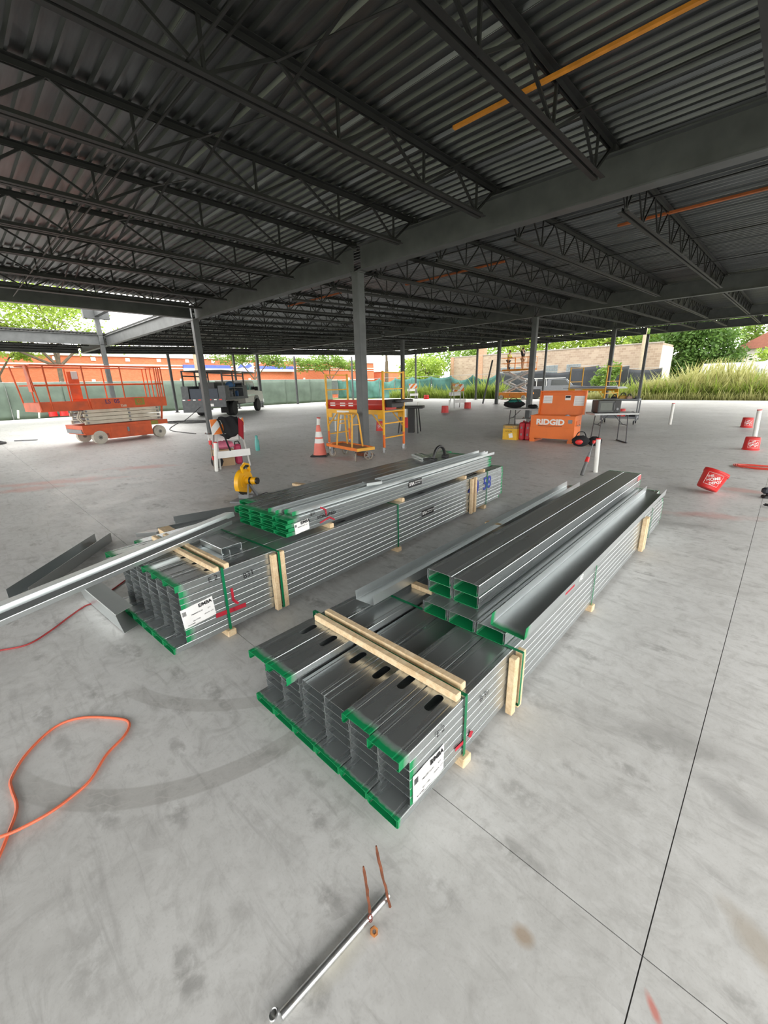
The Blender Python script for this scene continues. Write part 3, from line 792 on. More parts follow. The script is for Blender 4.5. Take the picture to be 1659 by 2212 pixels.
upright(FL, .022, .722, .03, .455, 'upright pine strip nearest the viewer on the left-hand bundle side')
upright(FL, .022, .786, .03, .46, 'second upright pine strip on the left-hand bundle side')
strap(FL, -WR - .003, .003, 2.13, .043, ztL + .003, 'green strap round the middle of the left-hand bundle')
upright(FL, .022, 3.52, .03, .46, 'upright pine strip between the blue numbers of the left-hand bundle')
upright(FL, .022, 3.60, .03, .465, 'pine strip right beside the blue number at the left-hand bundle end')
strap(FL, -WR - .003, .003, 3.95, .043, ztL + .003, 'green strap at the far end of the left-hand bundle')
for k, ly in enumerate((.36, 2.13, 3.9)):
    woodbar(FL, -WR - .03, .02, ly, 0, .06, .044, 'pine runner under the left-hand bundle, %s from the viewer' % ORD[k], 'wood_runner', 'pine runners under the bundles')
on_side(FL, studs_L[0, 8], 460, 1250, 'E 2', .05, INK, bold=-.0006)
on_side(FL, studs_L[0, 8], 537, 1240, '831', .055, INK, bold=-.0005, rotz=8)
on_side(FL, studs_L[0, 6], 1023, 1056, '40', .26, BLUEPAINT, 'spray_number', bold=.004)
on_side(FL, studs_L[0, 6], 1052, 1044, '58', .22, BLUEPAINT, 'spray_number', bold=.004)
patch(FL, studs_L[0, 4], [(468, 1330), (505, 1316), (530, 1306)], .03, REDPAINT)
patch(FL, studs_L[0, 5], [(500, 1272), (504, 1296), (514, 1303)], .016, REDPAINT)
sticker(FL, 429, 1323, .20, .13, 'white paper label on the near end of the left-hand bundle', LBL, 4)
SFI = [('SFIA', .045, -.28, 0, .001), ('CERTIFIED', .018, .12, .2, 0), ('STEEL FRAMING', .013, .15, -.12, 0), ('CODE', .018, .4, .15, 0)]
sticker(FL, 924, 1105, .22, .062, 'black sticker with white lettering on the left-hand bundle side', SFI, 0, BLACK, PAPER, 'black_sticker')

# ---- smaller bundle lying on the left bundle
FS = Frame(-2.43, 1.497, 3.5)
NS, LS_, HS = 4, 3.22, .0315; ZS = .505
GS = galv('galv_small_green', LS_, depth=.05); GSD = galv('galv_small_box', LS_, depth=.09)
ms, msb = stud_me(.1525, HS * .99, LS_, GS), box_me(.1525, HS * .985, LS_, GSD, .005)
studs_S = {}
for c in range(5):
    for k in range(NS):
        if c == 4 and k == 0: continue
        shift = (.0, -.035, .0, -.03)[k] if c else 0
        off = .02 * (k % 2) + (.05 if c == 4 else 0) + (.0 if c < 4 or k < 3 else .05)
        o = link('metal_stud', msb, None, FS.p(-(c + .5) * .1565 + shift, off, ZS + k * HS), FS.rot())
        tag(o, 'steel stud pair in the small upper bundle, %s, %s' % (LAYER(k, NS), COLN(c)), 'steel stud', 'studs of the small upper bundle')
        studs_S[c, k] = o
for k, ly in enumerate((.42, 1.35, 2.55, 3.02)):
    woodbar(FS, -.72, .02, ly, ztL, .042, .037, 'pine spacer between the left bundles, %s from the viewer' % ORD[k], 'wood_spacer', 'pine spacers between the left bundles')
sticker(FS, 652, 1137, .135, .085, 'torn white paper label on the small upper bundle', LBL[:3], 4)
sticker(FS, 897, 1043, .22, .065, 'black sticker with white lettering on the small upper bundle', SFI, 0, BLACK, PAPER, 'black_sticker')
on_side(FS, studs_S[0, 3], 676, 1110, '831', .035, INK)
on_side(FS, studs_S[0, 2], 706, 1112, 'LONGPAD', .04, INK, bold=.0006)
patch(FS, studs_S[0, 2], [(692, 1096), (703, 1101), (705, 1113)], .012, REDPAINT)
patch(FS, studs_S[0, 1], [(692, 1129), (712, 1117), (722, 1122)], .012, REDPAINT)
ztS = ZS + NS * HS
GTS = galv('galv_track_small', 3.3, True, False, .06, 1.3, .3)
tag(link('metal_track', track_me(.092, .032, 1.15, galv('galv_track_short', 1.15, True, False, .05, 1.3, .3)), None, FS.p(-.235, .05, ztS + .003), (0, 0, FS.a)), 'short bright track lying on the small upper bundle', 'steel track', 'tracks on the small upper bundle')
tag(link('metal_track', track_me(.092, .032, 3.3, GTS), None, FS.p(-.10, .1, ztS + .003), (0, 0, FS.a - R(.2))), 'long bright track lying on the small upper bundle', 'steel track', 'tracks on the small upper bundle')
tag(link('metal_track', track_me(.092, .032, 2.1, GTp), None, FS.p(-.25, 1.3, ztS + .003), (0, 0, FS.a - R(.8))), 'bright track overhanging the far end of the small upper bundle', 'steel track', 'tracks on the small upper bundle')
tag(link('metal_offcut', stud_me(.09, .03, .16, GTp), None, FS.p(-.175, 1.02, ztS + .036), (0, 0, FS.a - R(20))), 'small steel offcut resting on the bright tracks', 'steel offcut')
# tool belt: black handle arch at the far end
hb = empty('rubber_arch_tool', FS.p(-.44, 2.72, ztS), FS.a)
pts = [(-.02, math.cos(t) * .13, math.sin(t) * .15 + .01) for t in [math.pi * q / 12 for q in range(13)]]
MB().tube(pts, .018, 8).build('arch', BLACK, hb, True)
MB().bx(-.05, .02, -.17, -.10, 0, .03, .006).build('foot', BLACK, hb); MB().bx(-.05, .02, .09, .17, 0, .04, .006).build('foot', BLACK, hb)
tag(hb, 'black arched rubber tool standing on the far end of the small upper bundle', 'hand tool')
tag(link('metal_offcut', stud_me(.15, .03, .35, galv('galv_offcut', None)), None, FS.p(-.55, 2.6, ztS + .0), (0, 0, FS.a + R(60))), 'steel offcut lying beside the black arched tool', 'steel offcut')
# ================================================================== loose pieces and things lying near the bundles
def hz(base, top):
    b = at(*base); d = ray(*top); t = (b.x * d.x + b.y * d.y) / (d.x ** 2 + d.y ** 2)
    return EYE + t * d.z
GPL = galv('galv_loose', None, bright=1.25, rough=.3); GDK = galv('galv_loose_dark', None, bright=.9, rough=.3)
def between(name, me, a, b, roll, label, cat='steel stud', group='loose pieces of galvanized framing'):
    """lay a piece built along +y from a towards b"""
    a, b = Vector(a), Vector(b); d = (b - a).normalized()
    rz = math.atan2(-d.x, d.y); rx = math.asin(d.z)
    o = link(name, me, None, a, (Matrix.Rotation(rz, 3, 'Z') @ Matrix.Rotation(rx, 3, 'X') @ Matrix.Rotation(roll, 3, 'Y')).to_euler())
    return tag(o, label, cat, group)
# long bright stud pair leaning from the floor over the left bundle
p0, p1 = Vector((-3.52, -.42, .08)), Vector((-3.17, 1.56, .548))
p0 = Vector((-3.24, -.75, .06)); p1 = Vector((-3.23, 1.50, .545))
GLN = galv('galv_long_loose', 2.32, True, False, .05, 1.5, .35)
def longpiece(px_a, za, px_b, zb, ext):
    a, b = at(*px_a, za), at(*px_b, zb); d = (b - a).normalized()
    return a - d * ext, b
a1, b1 = longpiece((0, 1322), .475, (498, 1116), .525, .45)
L1 = (b1 - a1).length
GLN = galv('galv_long_bright', None, bright=1.6, rough=.52)
between('metal_stud', stud_me(.105, .04, L1, GLN), a1, b1, R(-10), 'long bright steel track sloping over the front of the left-hand bundle')
a2, b2 = longpiece((0, 1345), .465, (498, 1128), .515, .45)
between('metal_stud', stud_me(.06, .035, (b2 - a2).length, GPL), a2 + Vector((.02, -.02, 0)), b2 + Vector((.02, -.02, 0)), R(10), 'second bright steel piece under the sloping track')
# track lying on the floor at left
ta, tb = at(45, 1297), at(226, 1171)
between('metal_track', track_me(.155, .10, (tb - ta).length, GDK), ta + Vector((0, 0, .004)), tb + Vector((0, 0, .004)), 0, 'deep steel track lying alone on the floor at left', 'steel track')
# short channel tilted against the left bundle's front
ca, cb = at(196, 1275, .03), at(283, 1345, .03)
between('metal_channel', track_me(.15, .11, .78, GPL), Vector((-3.68, .405, .082)), Vector((-2.93, .47, .082)), R(-80), 'short steel channel on the floor before the left-hand bundle', 'steel track')
# pieces behind the left bundle
between('metal_stud', stud_me(.16, .042, .84, GDK), (-4.92, 1.22, .006), (-4.05, 1.20, .235), 0, 'short dark stud jutting out left behind the left-hand bundle')
between('metal_stud', stud_me(.155, .042, 3.2, galv('galv_behind', 3.2)), (-3.72, .86, .29), (-3.95, 4.05, .29), 0, 'galvanized stud lying along the back of the left-hand bundle')
between('metal_track', track_me(.12, .06, .75, GDK), (-5.12, 1.62, .005), (-4.95, 2.36, .005), 0, 'small dark track on the floor behind the left-hand bundle', 'steel track')
between('metal_track', track_me(.10, .05, .9, GDK), (-4.86, 1.35, .005), (-4.75, 2.25, .005), 0, 'narrow dark track on the floor beside the small dark track', 'steel track')
for k, (x, y) in enumerate(((-3.86, 1.2), (-3.95, 3.6))):
    tag(MB().bx(-.10, .10, -.05, .05, 0, .285).build('wood_block', WOOD, None, loc=(x - .18, y, 0)), 'pine block propping the studs behind the left-hand bundle, %s' % ('near' if k == 0 else 'far'), 'wood block')
# offcut channel on top of the left bundle
between('metal_offcut', stud_me(.15, .045, .30, GPL), FL.p(-.52, .56, ztL + .002), FL.p(-.19, .56, ztL + .002), 0, 'short bright channel offcut on top of the left-hand bundle', 'steel offcut')
between('metal_offcut', track_me(.13, .03, .27, GPL), FL.p(-.46, .47, ztL + .002), FL.p(-.17, .46, ztL + .002), 0, 'thin bright offcut in front of the channel offcut', 'steel offcut')
tag(MB().bx(-.24, .24, -.045, .045, 0, .04, .004).build('wood_plank', WOOD, None, loc=(-5.4, 3.74, .0), rot=(0, 0, R(10))), 'short wooden plank on the floor behind the small upper bundle', 'plank')

# ---- yellow metal-cutting saw
def chop_saw(loc, rz):
    t = empty('chop_saw', loc, rz)
    SY = mat('tool_yellow', (.82, .42, .01), .38, 0, .06)
    zc = .255
    g = MB(); prof = []
    n = 22; a0, a1_ = R(-62), R(206)
    pts = [(math.cos(a0 + (a1_ - a0) * i / n) * .195, zc + math.sin(a0 + (a1_ - a0) * i / n) * .195) for i in range(n + 1)]
    g.prism(pts, -.032, .032, 'x'); g.build('guard', SY, t, True)
    MB().prism([(y * .55, zc + (z - zc) * .55) for y, z in pts], .032, .045, 'x').build('guard_boss', SY, t)
    MB().cyl((-.006, 0, zc), (.006, 0, zc), .178, 28).build('blade', mat('dark_blade', (.05, .045, .04), .5, .6), t, True)
    MB().tube([(.05, -.06, zc + .16), (.06, -.10, zc + .24), (.06, -.02, zc + .275), (.06, .07, zc + .25), (.05, .10, zc + .15)], .022, 8).build('handle', SY, t, True)
    MB().tube([(.06, -.075, zc + .22), (.06, -.02, zc + .245), (.06, .05, zc + .235)], .024, 8).build('grip', BLACK, t, True)
    mo = MB().cyl((.04, .01, zc + .03), (.20, .01, zc + .03), .052, 14).build('motor', SY, t, True)
    MB().cyl((.20, .01, zc + .03), (.225, .01, zc + .03), .047, 14).build('motor_cap', BLACK, mo, True)
    MB().cyl((.10, .01, zc + .03), (.13, .01, zc + .03), .054, 14).build('motor_band', BLACK, mo, True)
    MB().bar((.05, .05, zc - .02), (.09, .16, .03), .04, .03).build('arm', GREY, t)
    MB().bar((.08, -.02, zc - .02), (.10, -.10, .03), .02, .02).build('spring_link', GREY, t)
    MB().bx(-.12, .17, -.22, .24, 0, .03, .006).build('base', GREY, t)
    MB().bx(-.08, .14, -.05, -.02, .03, .09).build('fence', GREY, t)
    MB().tube([(.12, .2, .03), (.2, .26, .05), (.27, .22, .012), (.24, .08, .008), (.32, .02, .008)], .006, 6).build('power_cord', BLACK, t, True)
    return tag(t, 'yellow metal-cutting chop saw standing behind the left-hand bundle', 'saw')
chop_saw((-5.42, 2.72, 0), R(30))

# ---- cords and hoses on the floor
def smooth_path(pts, sub=6):
    P = [Vector(p) for p in pts]; out = []
    for i in range(len(P) - 1):
        a, b, c, d = P[max(i - 1, 0)], P[i], P[i + 1], P[min(i + 2, len(P) - 1)]
        for k in range(sub):
            t = k / sub
            out.append(.5 * ((2 * b) + (c - a) * t + (2 * a - 5 * b + 4 * c - d) * t * t + (3 * b - a - 3 * c + d) * t ** 3))
    out.append(P[-1]); return out
def cord(name, pts, r, m, label, cat='cord', n=8):
    return tag(MB().tube(smooth_path(pts), r, n).build(name, m, None, True), label, cat)
ORC = mat('orange_cord_vinyl', (.74, .16, .075), .5, 0, .08)
oc = [(-30, 1905), (0, 1845), (18, 1800), (36, 1745), (25, 1705), (25, 1680), (60, 1625), (120, 1570), (180, 1550), (255, 1552), (279, 1562), (268, 1590), (230, 1630), (195, 1685), (150, 1725), (100, 1760), (40, 1792), (0, 1808), (-40, 1822)]
pts = []
for i, (x, y) in enumerate(oc):
    z = .0062 if i < 14 else (.0062 if i not in (15, 16, 17) else .019)
    pts.append(at(x, y, z))
cord('extension_cord', pts, .006, ORC, 'orange extension cord looped on the floor at lower left')
cord('air_hose', [at(x, y, .006) for x, y in ((-40, 1412), (0, 1405), (60, 1392), (110, 1362), (150, 1332), (182, 1310), (205, 1300), (245, 1272), (270, 1254), (277, 1248))], .0055, mat('red_hose', (.36, .03, .03), .5), 'thin red air hose running behind the steel channel at left', 'hose')
RC = mat('red_cord', (.55, .05, .03), .5)
def coil(cx, cy, rx, ry, turns, r, m, label, rz=0, name='cord_coil', seed=3):
    rnd = random.Random(seed); pts = []
    n = turns * 10
    for i in range(n):
        a = 2 * math.pi * i / 10; k = 1 - .35 * rnd.random()
        x, y = rx * k * math.cos(a), ry * k * math.sin(a)
        pts.append((cx + x * math.cos(rz) - y * math.sin(rz), cy + x * math.sin(rz) + y * math.cos(rz), r + .012 * rnd.random() + .004 * (i // 10)))
    return cord(name, pts, r, m, label, 'cord', 6)
coil(-.02, 9.6, .55, .2, 5, .009, RC, 'red extension cord coiled on the floor at the right edge', R(10))
# dark power tool at the right edge
t = empty('power_drill', at(1662, 1076), R(30))
MB().bx(-.10, .12, -.04, .04, .06, .14, .02).build('body', mat('navy_black_plastic', (.015, .018, .026), .5), t); MB().bx(-.04, .03, -.03, .03, .02, .07, .01).build('grip', BLACK, t)
MB().bx(-.08, .06, -.045, .045, 0, .035, .008).build('battery', BLACK, t); MB().cyl((.12, 0, .10), (.17, 0, .10), .022, 10).build('chuck', GREY, t, True)
tag(t, 'dark power drill on the floor at the right edge', 'power tool')
t = empty('safety_glasses', at(1664, 1096), R(-20))
MB().tube([(-.07, 0, .02), (-.05, -.012, .012), (0, -.004, .02), (.05, -.012, .012), (.07, 0, .02), (.06, .12, .02)], .006, 6).build('frame', BLACK, t, True); MB().bx(-.06, -.005, -.012, -.006, .008, .04, .004).build('lens', BLACK, t); MB().bx(.005, .06, -.012, -.006, .008, .04, .004).build('lens', BLACK, t)
tag(t, 'dark safety glasses on the floor below the power drill', 'glasses')

# ---- conduit, rusty stakes and nut in the foreground
ca, cb = at(607, 2195, .0135), at(838, 1933, .0135)
t = empty('metal_conduit', (0, 0, 0))
dv = (cb - ca).normalized()
EMT = mat('scuffed_emt', (.62, .63, .63), .3, .9, .12, 40, dirt=(.5, .46, .36))
MB().tube([ca, ca.lerp(cb, .5), cb], .0115, 16).build('tube', EMT, t, True)
rg = []
for i in range(16):
    a = 2 * math.pi * i / 16
q = dv.cross(Vector((0, 0, 1))).normalized()
ring = [ca - dv * .012 - q * .010 + (Vector((0, 0, 1)) * math.sin(2 * math.pi * i / 18) * .0125 + dv * math.cos(2 * math.pi * i / 18) * .0125) + Vector((0, 0, .004)) for i in range(18)]
cn = MB(); cn.lathe([(.0135, -.012), (.0135, .012), (.0115, .0135), (.0095, .012), (.0095, -.010), (.001, -.010)], 20, cap=False); co_ = cn.build('end_connector', EMT, t, True, loc=ca - dv * .010 - q * .008 + Vector((0, 0, .004)), rot=(R(20), R(-12), 0))
tag(t, 'galvanized conduit tube lying in the foreground', 'conduit')
def stake(base, top, r, label, flat=False):
    b = at(*base); h = hz(base, top); d = ray(*top); t_ = (h - EYE) / d.z; e = Vector((d.x * t_, d.y * t_, h))
    pts = [b + (e - b) * (i / 9) + Vector((random.uniform(-1, 1), random.uniform(-1, 1), 0)) * r * .25 for i in range(10)]
    return tag(MB().tube(pts, [r * random.uniform(.75, 1.1) for _ in range(9)] + [r * .5], 6).build('rusty_stake', RUST, None), label, 'stake')
stake((800, 1980), (786, 1872), .0052, 'rusty stake standing by the conduit, nearer the nut')
stake((842, 1958), (812, 1828), .0046, 'rough rusty stake standing at the upper end of the conduit')
nb = at(808, 2012, .011)
hexo = [(math.cos(R(60 * i + 10)) * .0125, math.sin(R(60 * i + 10)) * .0125) for i in range(6)]
nm = MB(); inner = [(math.cos(R(60 * i + 10)) * .006, math.sin(R(60 * i + 10)) * .006) for i in range(6)]
for z0 in (-.007, .007): pass
vs = [(x, y, z) for z in (-.007, .007) for (x, y) in hexo] + [(x, y, z) for z in (-.007, .007) for (x, y) in inner]
fs = []
for i in range(6):
    k = (i + 1) % 6
    fs += [(i, k, 6 + k, 6 + i), (12 + i, 18 + i, 18 + k, 12 + k), (6 + i, 6 + k, 18 + k, 18 + i), (i, 12 + i, 12 + k, k)]
nm.add(vs, fs)
tag(nm.build('rusty_nut', mat('orange_rust', (.36, .14, .035), .8, .2, .35, 60), None, loc=nb, rot=(R(22), R(26), R(10))), 'rusty orange hex nut beside the conduit', 'nut')
wp = [at(806, 1998, .012)]; cc = at(800, 1985, .02)
pts = [cc + Vector((math.cos(i * .9) * .006, math.sin(i * .9) * .006, .012 - .0012 * i)) for i in range(16)]
tag(MB().tube(pts, .0013, 5).build('tie_wire', mat('rust_red_wire', (.22, .04, .03), .7), None, True), 'rust-red tie wire twisted round the stake', 'wire')
# ================================================================== middle distance
def pvc(base, top, r, label, cap=True):
    b = at(*base); h = hz(base, top)
    d = ray(*top); t_ = (h - EYE) / d.z; e = Vector((d.x * t_, d.y * t_, h)) - b
    t = empty('pvc_pipe', b)
    mb = MB(); n = 16; x = e.normalized()
    MB().tube([(0, 0, 0), e], r, n).build('pipe', PVC, t, True)
    if cap: MB().tube([e * .975, e * 1.004], r * 1.06, n).build('red_rim', RED, t, True)
    return tag(t, label, 'pipe', 'white plastic pipe stubs in the slab')
pvc((468, 1018), (465, 955), .035, 'white pipe stub in front of the orange striped barricade')
pvc((687, 972), (688, 902), .045, 'white pipe stub behind the traffic cone')
pvc((717, 984), (714, 958), .04, 'short white pipe stub right of the traffic cone', False)
pvc((725, 931), (724, 890), .025, 'left one of the twin white pipes behind the scaffold')
pvc((734, 931), (737, 892), .025, 'right one of the twin white pipes behind the scaffold')
pvc((1286, 1020), (1293, 947), .036, 'white pipe stub with red rim beside the red stick tool')
pvc((1447, 917), (1455, 871), .045, 'white pipe stub standing alone right of the grey cart')
pvc((1630, 944), (1641, 885), .05, 'white pipe stub between the two red buckets at right')
pvc((876, 908), (875, 862), .05, 'white pipe stub behind the scaffold right end')
for (b, tp, r, lb) in (((949, 858), (949, 842), .07, 'far white pipe stub before the weeds'), ((985, 860), (985, 843), .06, 'far white pipe stub left of the fallen barricade'), ((970, 885), (971, 864), .04, 'grey pipe stub right of a red can far back'), ((903, 884), (903, 868), .04, 'far grey pipe stub behind the scaffold'), ((40, 904), (39, 886), .06, 'far pipe stub at left before the fence'), ((85, 903), (84, 881), .05, 'far pipe stub left of the red buckets'), ((163, 903), (160, 887), .05, 'far pipe stub right of the red buckets')):
    pvc(b, tp, r, lb, False)
def bucket(loc, r, h, label, rot=(0, 0, 0), inverted=True, logo=True, m=None, handle=False, name='red_bucket', face=R(-46)):
    t = empty(name, loc, rot=rot)
    r0, r1 = (r, r * .9) if inverted else (r * .86, r)
    mb = MB()
    if inverted: mb.lathe([(r0 + .008, 0), (r0 + .008, .02), (r0, .022), (r1, h - .01), (r1 - .01, h)], 24)
    else:
        mb.lathe([(r0 - .01, 0), (r0, .01), (r1, h - .05), (r1 + .006, h - .05), (r1 + .006, h), (r1 - .004, h), (r0 - .006, .02), (.001, .015)], 24)
    mb.build('shell', m or RED, t, True)
    if not inverted: MB().tube([(math.cos(a) * (r1 + .004), math.sin(a) * (r1 + .004), h - .03) for a in [2 * math.pi * i / 24 for i in range(24)]], .006, 6, True).build('rim', m or RED, t, True)
    if logo:
        rm = (r0 + r1) / 2 + .004
        for (body, ox, oy, sz) in (('THE', -.03, .052, .045), ('HOME', 0, .002, .058), ('DEPOT', .02, -.052, .048)):
            me = text_me(body, sz * r / .15, WHITE, .001, .0006)
            c, s_ = math.cos(R(30)), math.sin(R(30))
            for v in me.vertices:
                x, y = v.co.x + ox * r / .15, v.co.y + oy * r / .15
                x, y = x * c - y * s_, x * s_ + y * c
                if inverted: x, y = -x, -y
                rr = rm + (r1 - r0) * (y) / h + v.co.z + .001
                a = face + x / rm
                v.co = (rr * math.cos(a), rr * math.sin(a), h * .5 + y)
            link('logo_lettering', me, t)
        fr = MB(); sq = .092 * r / .15
        corners = [(-sq, -sq * .92), (sq, -sq * .92), (sq, sq * .92), (-sq, sq * .92)]
        pts = []
        for i in range(4):
            a_, b_ = corners[i], corners[(i + 1) % 4]
            for k in range(6): pts.append((a_[0] + (b_[0] - a_[0]) * k / 6, a_[1] + (b_[1] - a_[1]) * k / 6))
        ring = [((rm + .001 + (r1 - r0) * y / h) * math.cos(face + x / rm), (rm + .001 + (r1 - r0) * y / h) * math.sin(face + x / rm), h * .5 + y) for x, y in pts]
        fr.tube(ring, .0022, 4, True).build('logo_border', WHITE, t)
    return tag(t, label, 'bucket', 'red plastic buckets')
bucket(at(1621, 971), .145, .27, 'upside-down red bucket nearest the white pipe at right', face=R(-75))
bucket(at(1612, 923), .15, .30, 'farther upside-down red bucket beyond the white pipe at right', face=R(-75))
tb = bucket(at(1524, 1064) + Vector((.0, .0, .052)), .145, .27, 'tilted open red bucket on the floor right of the bundles', (R(-6), R(24), R(35)), False, face=R(-118))
bucket(at(961, 891), .2, .36, 'small red can far behind the scaffold', logo=False)
bucket(at(1010, 882), .21, .36, 'red bucket under the fallen barricade', logo=False)
bucket(at(921, 862), .28, .4, 'far red bucket beside the striped barricade', logo=False)
bucket(at(822, 930), .15, .33, 'red bucket seen through the scaffold frame', face=R(-50))
bucket(at(879, 923), .15, .36, 'red bucket right behind the scaffold post', face=R(-50), logo=False)
bucket(at(116, 899), .25, .45, 'left one of the red buckets by the far fence', logo=False)
bucket(at(140, 898), .25, .45, 'right one of the red buckets by the far fence', logo=False)

# ---- traffic cone
t = empty('traffic_cone', (-7.62, 5.78, 0), R(40))
CONEM = mat('faded_cone_orange', (.80, .20, .15), .55, 0, .1)
MB().bx(-.19, .19, -.19, .19, 0, .035, .01).build('base', BLACK, t)
MB().lathe([(.155, .035), (.15, .05), (.122, .2)], 24).build('lower_cone', CONEM, t, True)
def band(z0, z1, m, nm): MB().lathe([(.155 - (z0 - .035) * .175, z0), (.155 - (z1 - .035) * .175, z1)], 24).build(nm, m, t, True)
band(.2, .30, CONEM, 'cone_body'); band(.30, .40, WHITE, 'reflective_band'); band(.40, .44, CONEM, 'cone_body'); band(.44, .56, WHITE, 'reflective_band'); band(.56, .70, CONEM, 'tip')
tag(t, 'pink-orange traffic cone with white bands and black base', 'cone')

# ---- orange and yellow drywall cart
t = empty('drywall_cart', (-6.80, 5.98, 0), R(-8))
OD = mat('cart_orange', (.78, .19, .02), .5, 0, .12, 4); YD = mat('cart_yellow', (.72, .36, .03), .5, 0, .14, 4)
dk = MB().bx(-.58, .58, -.20, .20, .255, .275).build('deck', mat('worn_wood_deck', (.42, .22, .13), .7, 0, .2), t)
MB().bx(-.60, .60, -.225, -.20, .235, .30, .004).build('side_rail', OD, t); MB().bx(-.60, .60, .20, .225, .235, .30, .004).build('side_rail', OD, t)
MB().bx(-.625, -.60, -.225, .225, .235, .30, .004).build('end_rail', OD, t); MB().bx(.60, .625, -.225, .225, .235, .30, .004).build('end_rail', YD, t)
for y, tilt in ((-.14, .05), (.14, -.05)):
    pts = smooth_path([(-.30, y, .28), (-.27, y + tilt, .80), (-.245, y + tilt * 1.25, .93), (-.20, y + tilt * 1.3, .965), (.20, y + tilt * 1.3, .965), (.245, y + tilt * 1.25, .93), (.27, y + tilt, .80), (.30, y, .28)], 3)
    MB().tube(pts, .019, 8).build('hoop_rail', YD, t, True)
for sx in (-1, 1): MB().bar((sx * .27, -.09, .75), (sx * .27, .09, .75), .02).build('brace', YD, t)
WT = mat('tan_wheel', (.30, .26, .21), .7, 0, .15); WH = mat('wheel_rim_grey', (.34, .33, .31), .6)
for i, (x, y, a) in enumerate(((-.46, -.17, 20), (.46, -.17, -35), (-.46, .17, 10), (.46, .17, 50))):
    c = MB(); ca_, sa_ = math.cos(R(a)), math.sin(R(a))
    w = empty('caster', (x, y, 0), R(a)); w.parent = t
    ring = [(math.cos(q) * .085, 0, .10 + math.sin(q) * .085) for q in [2 * math.pi * k / 18 for k in range(18)]]
    MB().tube(ring, .016, 8, True).build('tyre', WT, w, True)
    sp = MB(); [sp.bar((0, 0, .10), (math.cos(q) * .085, 0, .10 + math.sin(q) * .085), .014) for q in [2 * math.pi * k / 5 for k in range(5)]]; sp.cyl((0, -.025, .10), (0, .025, .10), .022, 10)
    sp.build('spokes', WH, w)
    fk = MB(); fk.bx(-.012, .05, -.028, -.022, .09, .235); fk.bx(-.012, .05, .022, .028, .09, .235); fk.bx(-.03, .05, -.035, .035, .228, .24); fk.build('fork', GREY, w)
tag(t, 'orange drywall cart with yellow hoop rails in front of the centre column', 'cart')

# ---- baker scaffold
def scaffold(loc, rz, L, W, H, label, red=True, platz=1.0):
    t = empty('rolling_scaffold', loc, rz)
    for ex, nm in ((0, 'left'), (L, 'right')):
        fr = empty('end_frame', (ex, 0, 0)); fr.parent = t
        for y in (0, W):
            MB().bx(-.021, .021, y - .021, y + .021, .45, H, .004).build('post', YELLOW, fr)
            MB().bx(-.022, .022, y - .022, y + .022, .16, .452, .004).build('sprayed_post_foot', ORANGE, fr)
        for z in (.38, .70, .96, 1.45, H - .03): MB().bar((0, 0, z), (0, W, z), .026, .026).build('rung', YELLOW, fr)
        for y in (0, W):
            w = empty('caster', (ex, y, 0), R(30 + 50 * ex)); w.parent = t
            MB().cyl((-.016, 0.0, .06), (.016, 0.0, .06), .058, 16).build('wheel', mat('grey_caster_wheel', (.25, .24, .22), .7), w, True)
            fk = MB(); fk.bx(-.03, -.02, -.02, .03, .05, .15); fk.bx(.02, .03, -.02, .03, .05, .15); fk.bx(-.03, .03, -.03, .03, .145, .165); fk.build('fork', CHROME, w)
    for y in (0, W):
        MB().bx(.02, L - .02, y - .02, y + .02, platz - .10, platz, .003).build('side_rail', YELLOW, t)
        for ex, s in ((0, 1), (L, -1)): MB().bar((ex, y, platz - .42), (ex + s * .36, y, platz - .06), .022).build('brace', YELLOW, t)
        for ex, s in ((0, 1), (L, -1)): MB().bx(min(ex, ex + s * .16), max(ex, ex + s * .16), y - .012, y + .012, platz - .2, platz - .08).build('gusset', YELLOW, t)
    MB().bx(.03, L - .03, .01, W - .01, platz - .03, platz - .01).build('platform', mat('ply_platform', (.25, .2, .15), .8), t)
    MB().bx(.35, .75, -.022, -.0205, platz - .075, platz - .03).build('label_plate', WHITE, t)
    return tag(t, label, 'scaffold')
sc1 = scaffold((-8.30, 6.62, 0), R(5), 1.80, .76, 1.83, 'yellow rolling scaffold with orange feet behind the drywall cart')
t = empty('red_brake', (-8.42, 6.85, 1.0), R(5))
RB = mat('red_machine_paint', (.50, .03, .018), .4, 0, .1)
MB().prism([(-.17, 0), (.20, 0), (.24, .10), (.20, .20), (-.17, .22), (-.2, .10)], 0, 1.92, 'x').build('body', RB, t)
MB().bx(.02, 1.9, -.215, -.165, .10, .13).build('front_lip', RB, t)
MB().prism([(-.19, .06), (.26, .06), (.28, .2), (-.2, .22)], 1.92, 2.1, 'x').build('end_plate', BLACK, t)
MB().bx(1.75, 2.3, -.1, .35, .16, .22, .01).build('tray', BLACK, t)
for k, (x, w_) in enumerate(((.18, .17), (.52, .17), (.80, .15))): MB().bx(x, x + w_, -.207, -.2, .07, .15).build('maker_plate', WHITE, t)
tag(t, 'long red sheet-metal brake lying on the yellow scaffold', 'machine')
# chop stand right behind the scaffold
t = empty('tool_stand', (-8.9, 10.6, 0), R(30))
MB().bx(-.5, .4, -.25, .25, .78, .86, .01).build('table', BLACK, t)
for sx in (-.3, .2):
    for sy in (-.2, .2): MB().bar((sx, sy, .78), (sx * 1.3, sy * 1.5, 0), .035).build('leg', BLACK, t)
MB().bx(-.1, .1, -.1, .1, 0, .78).build('column', BLACK, t)
tag(t, 'black tool stand behind the right end of the scaffold', 'stand')

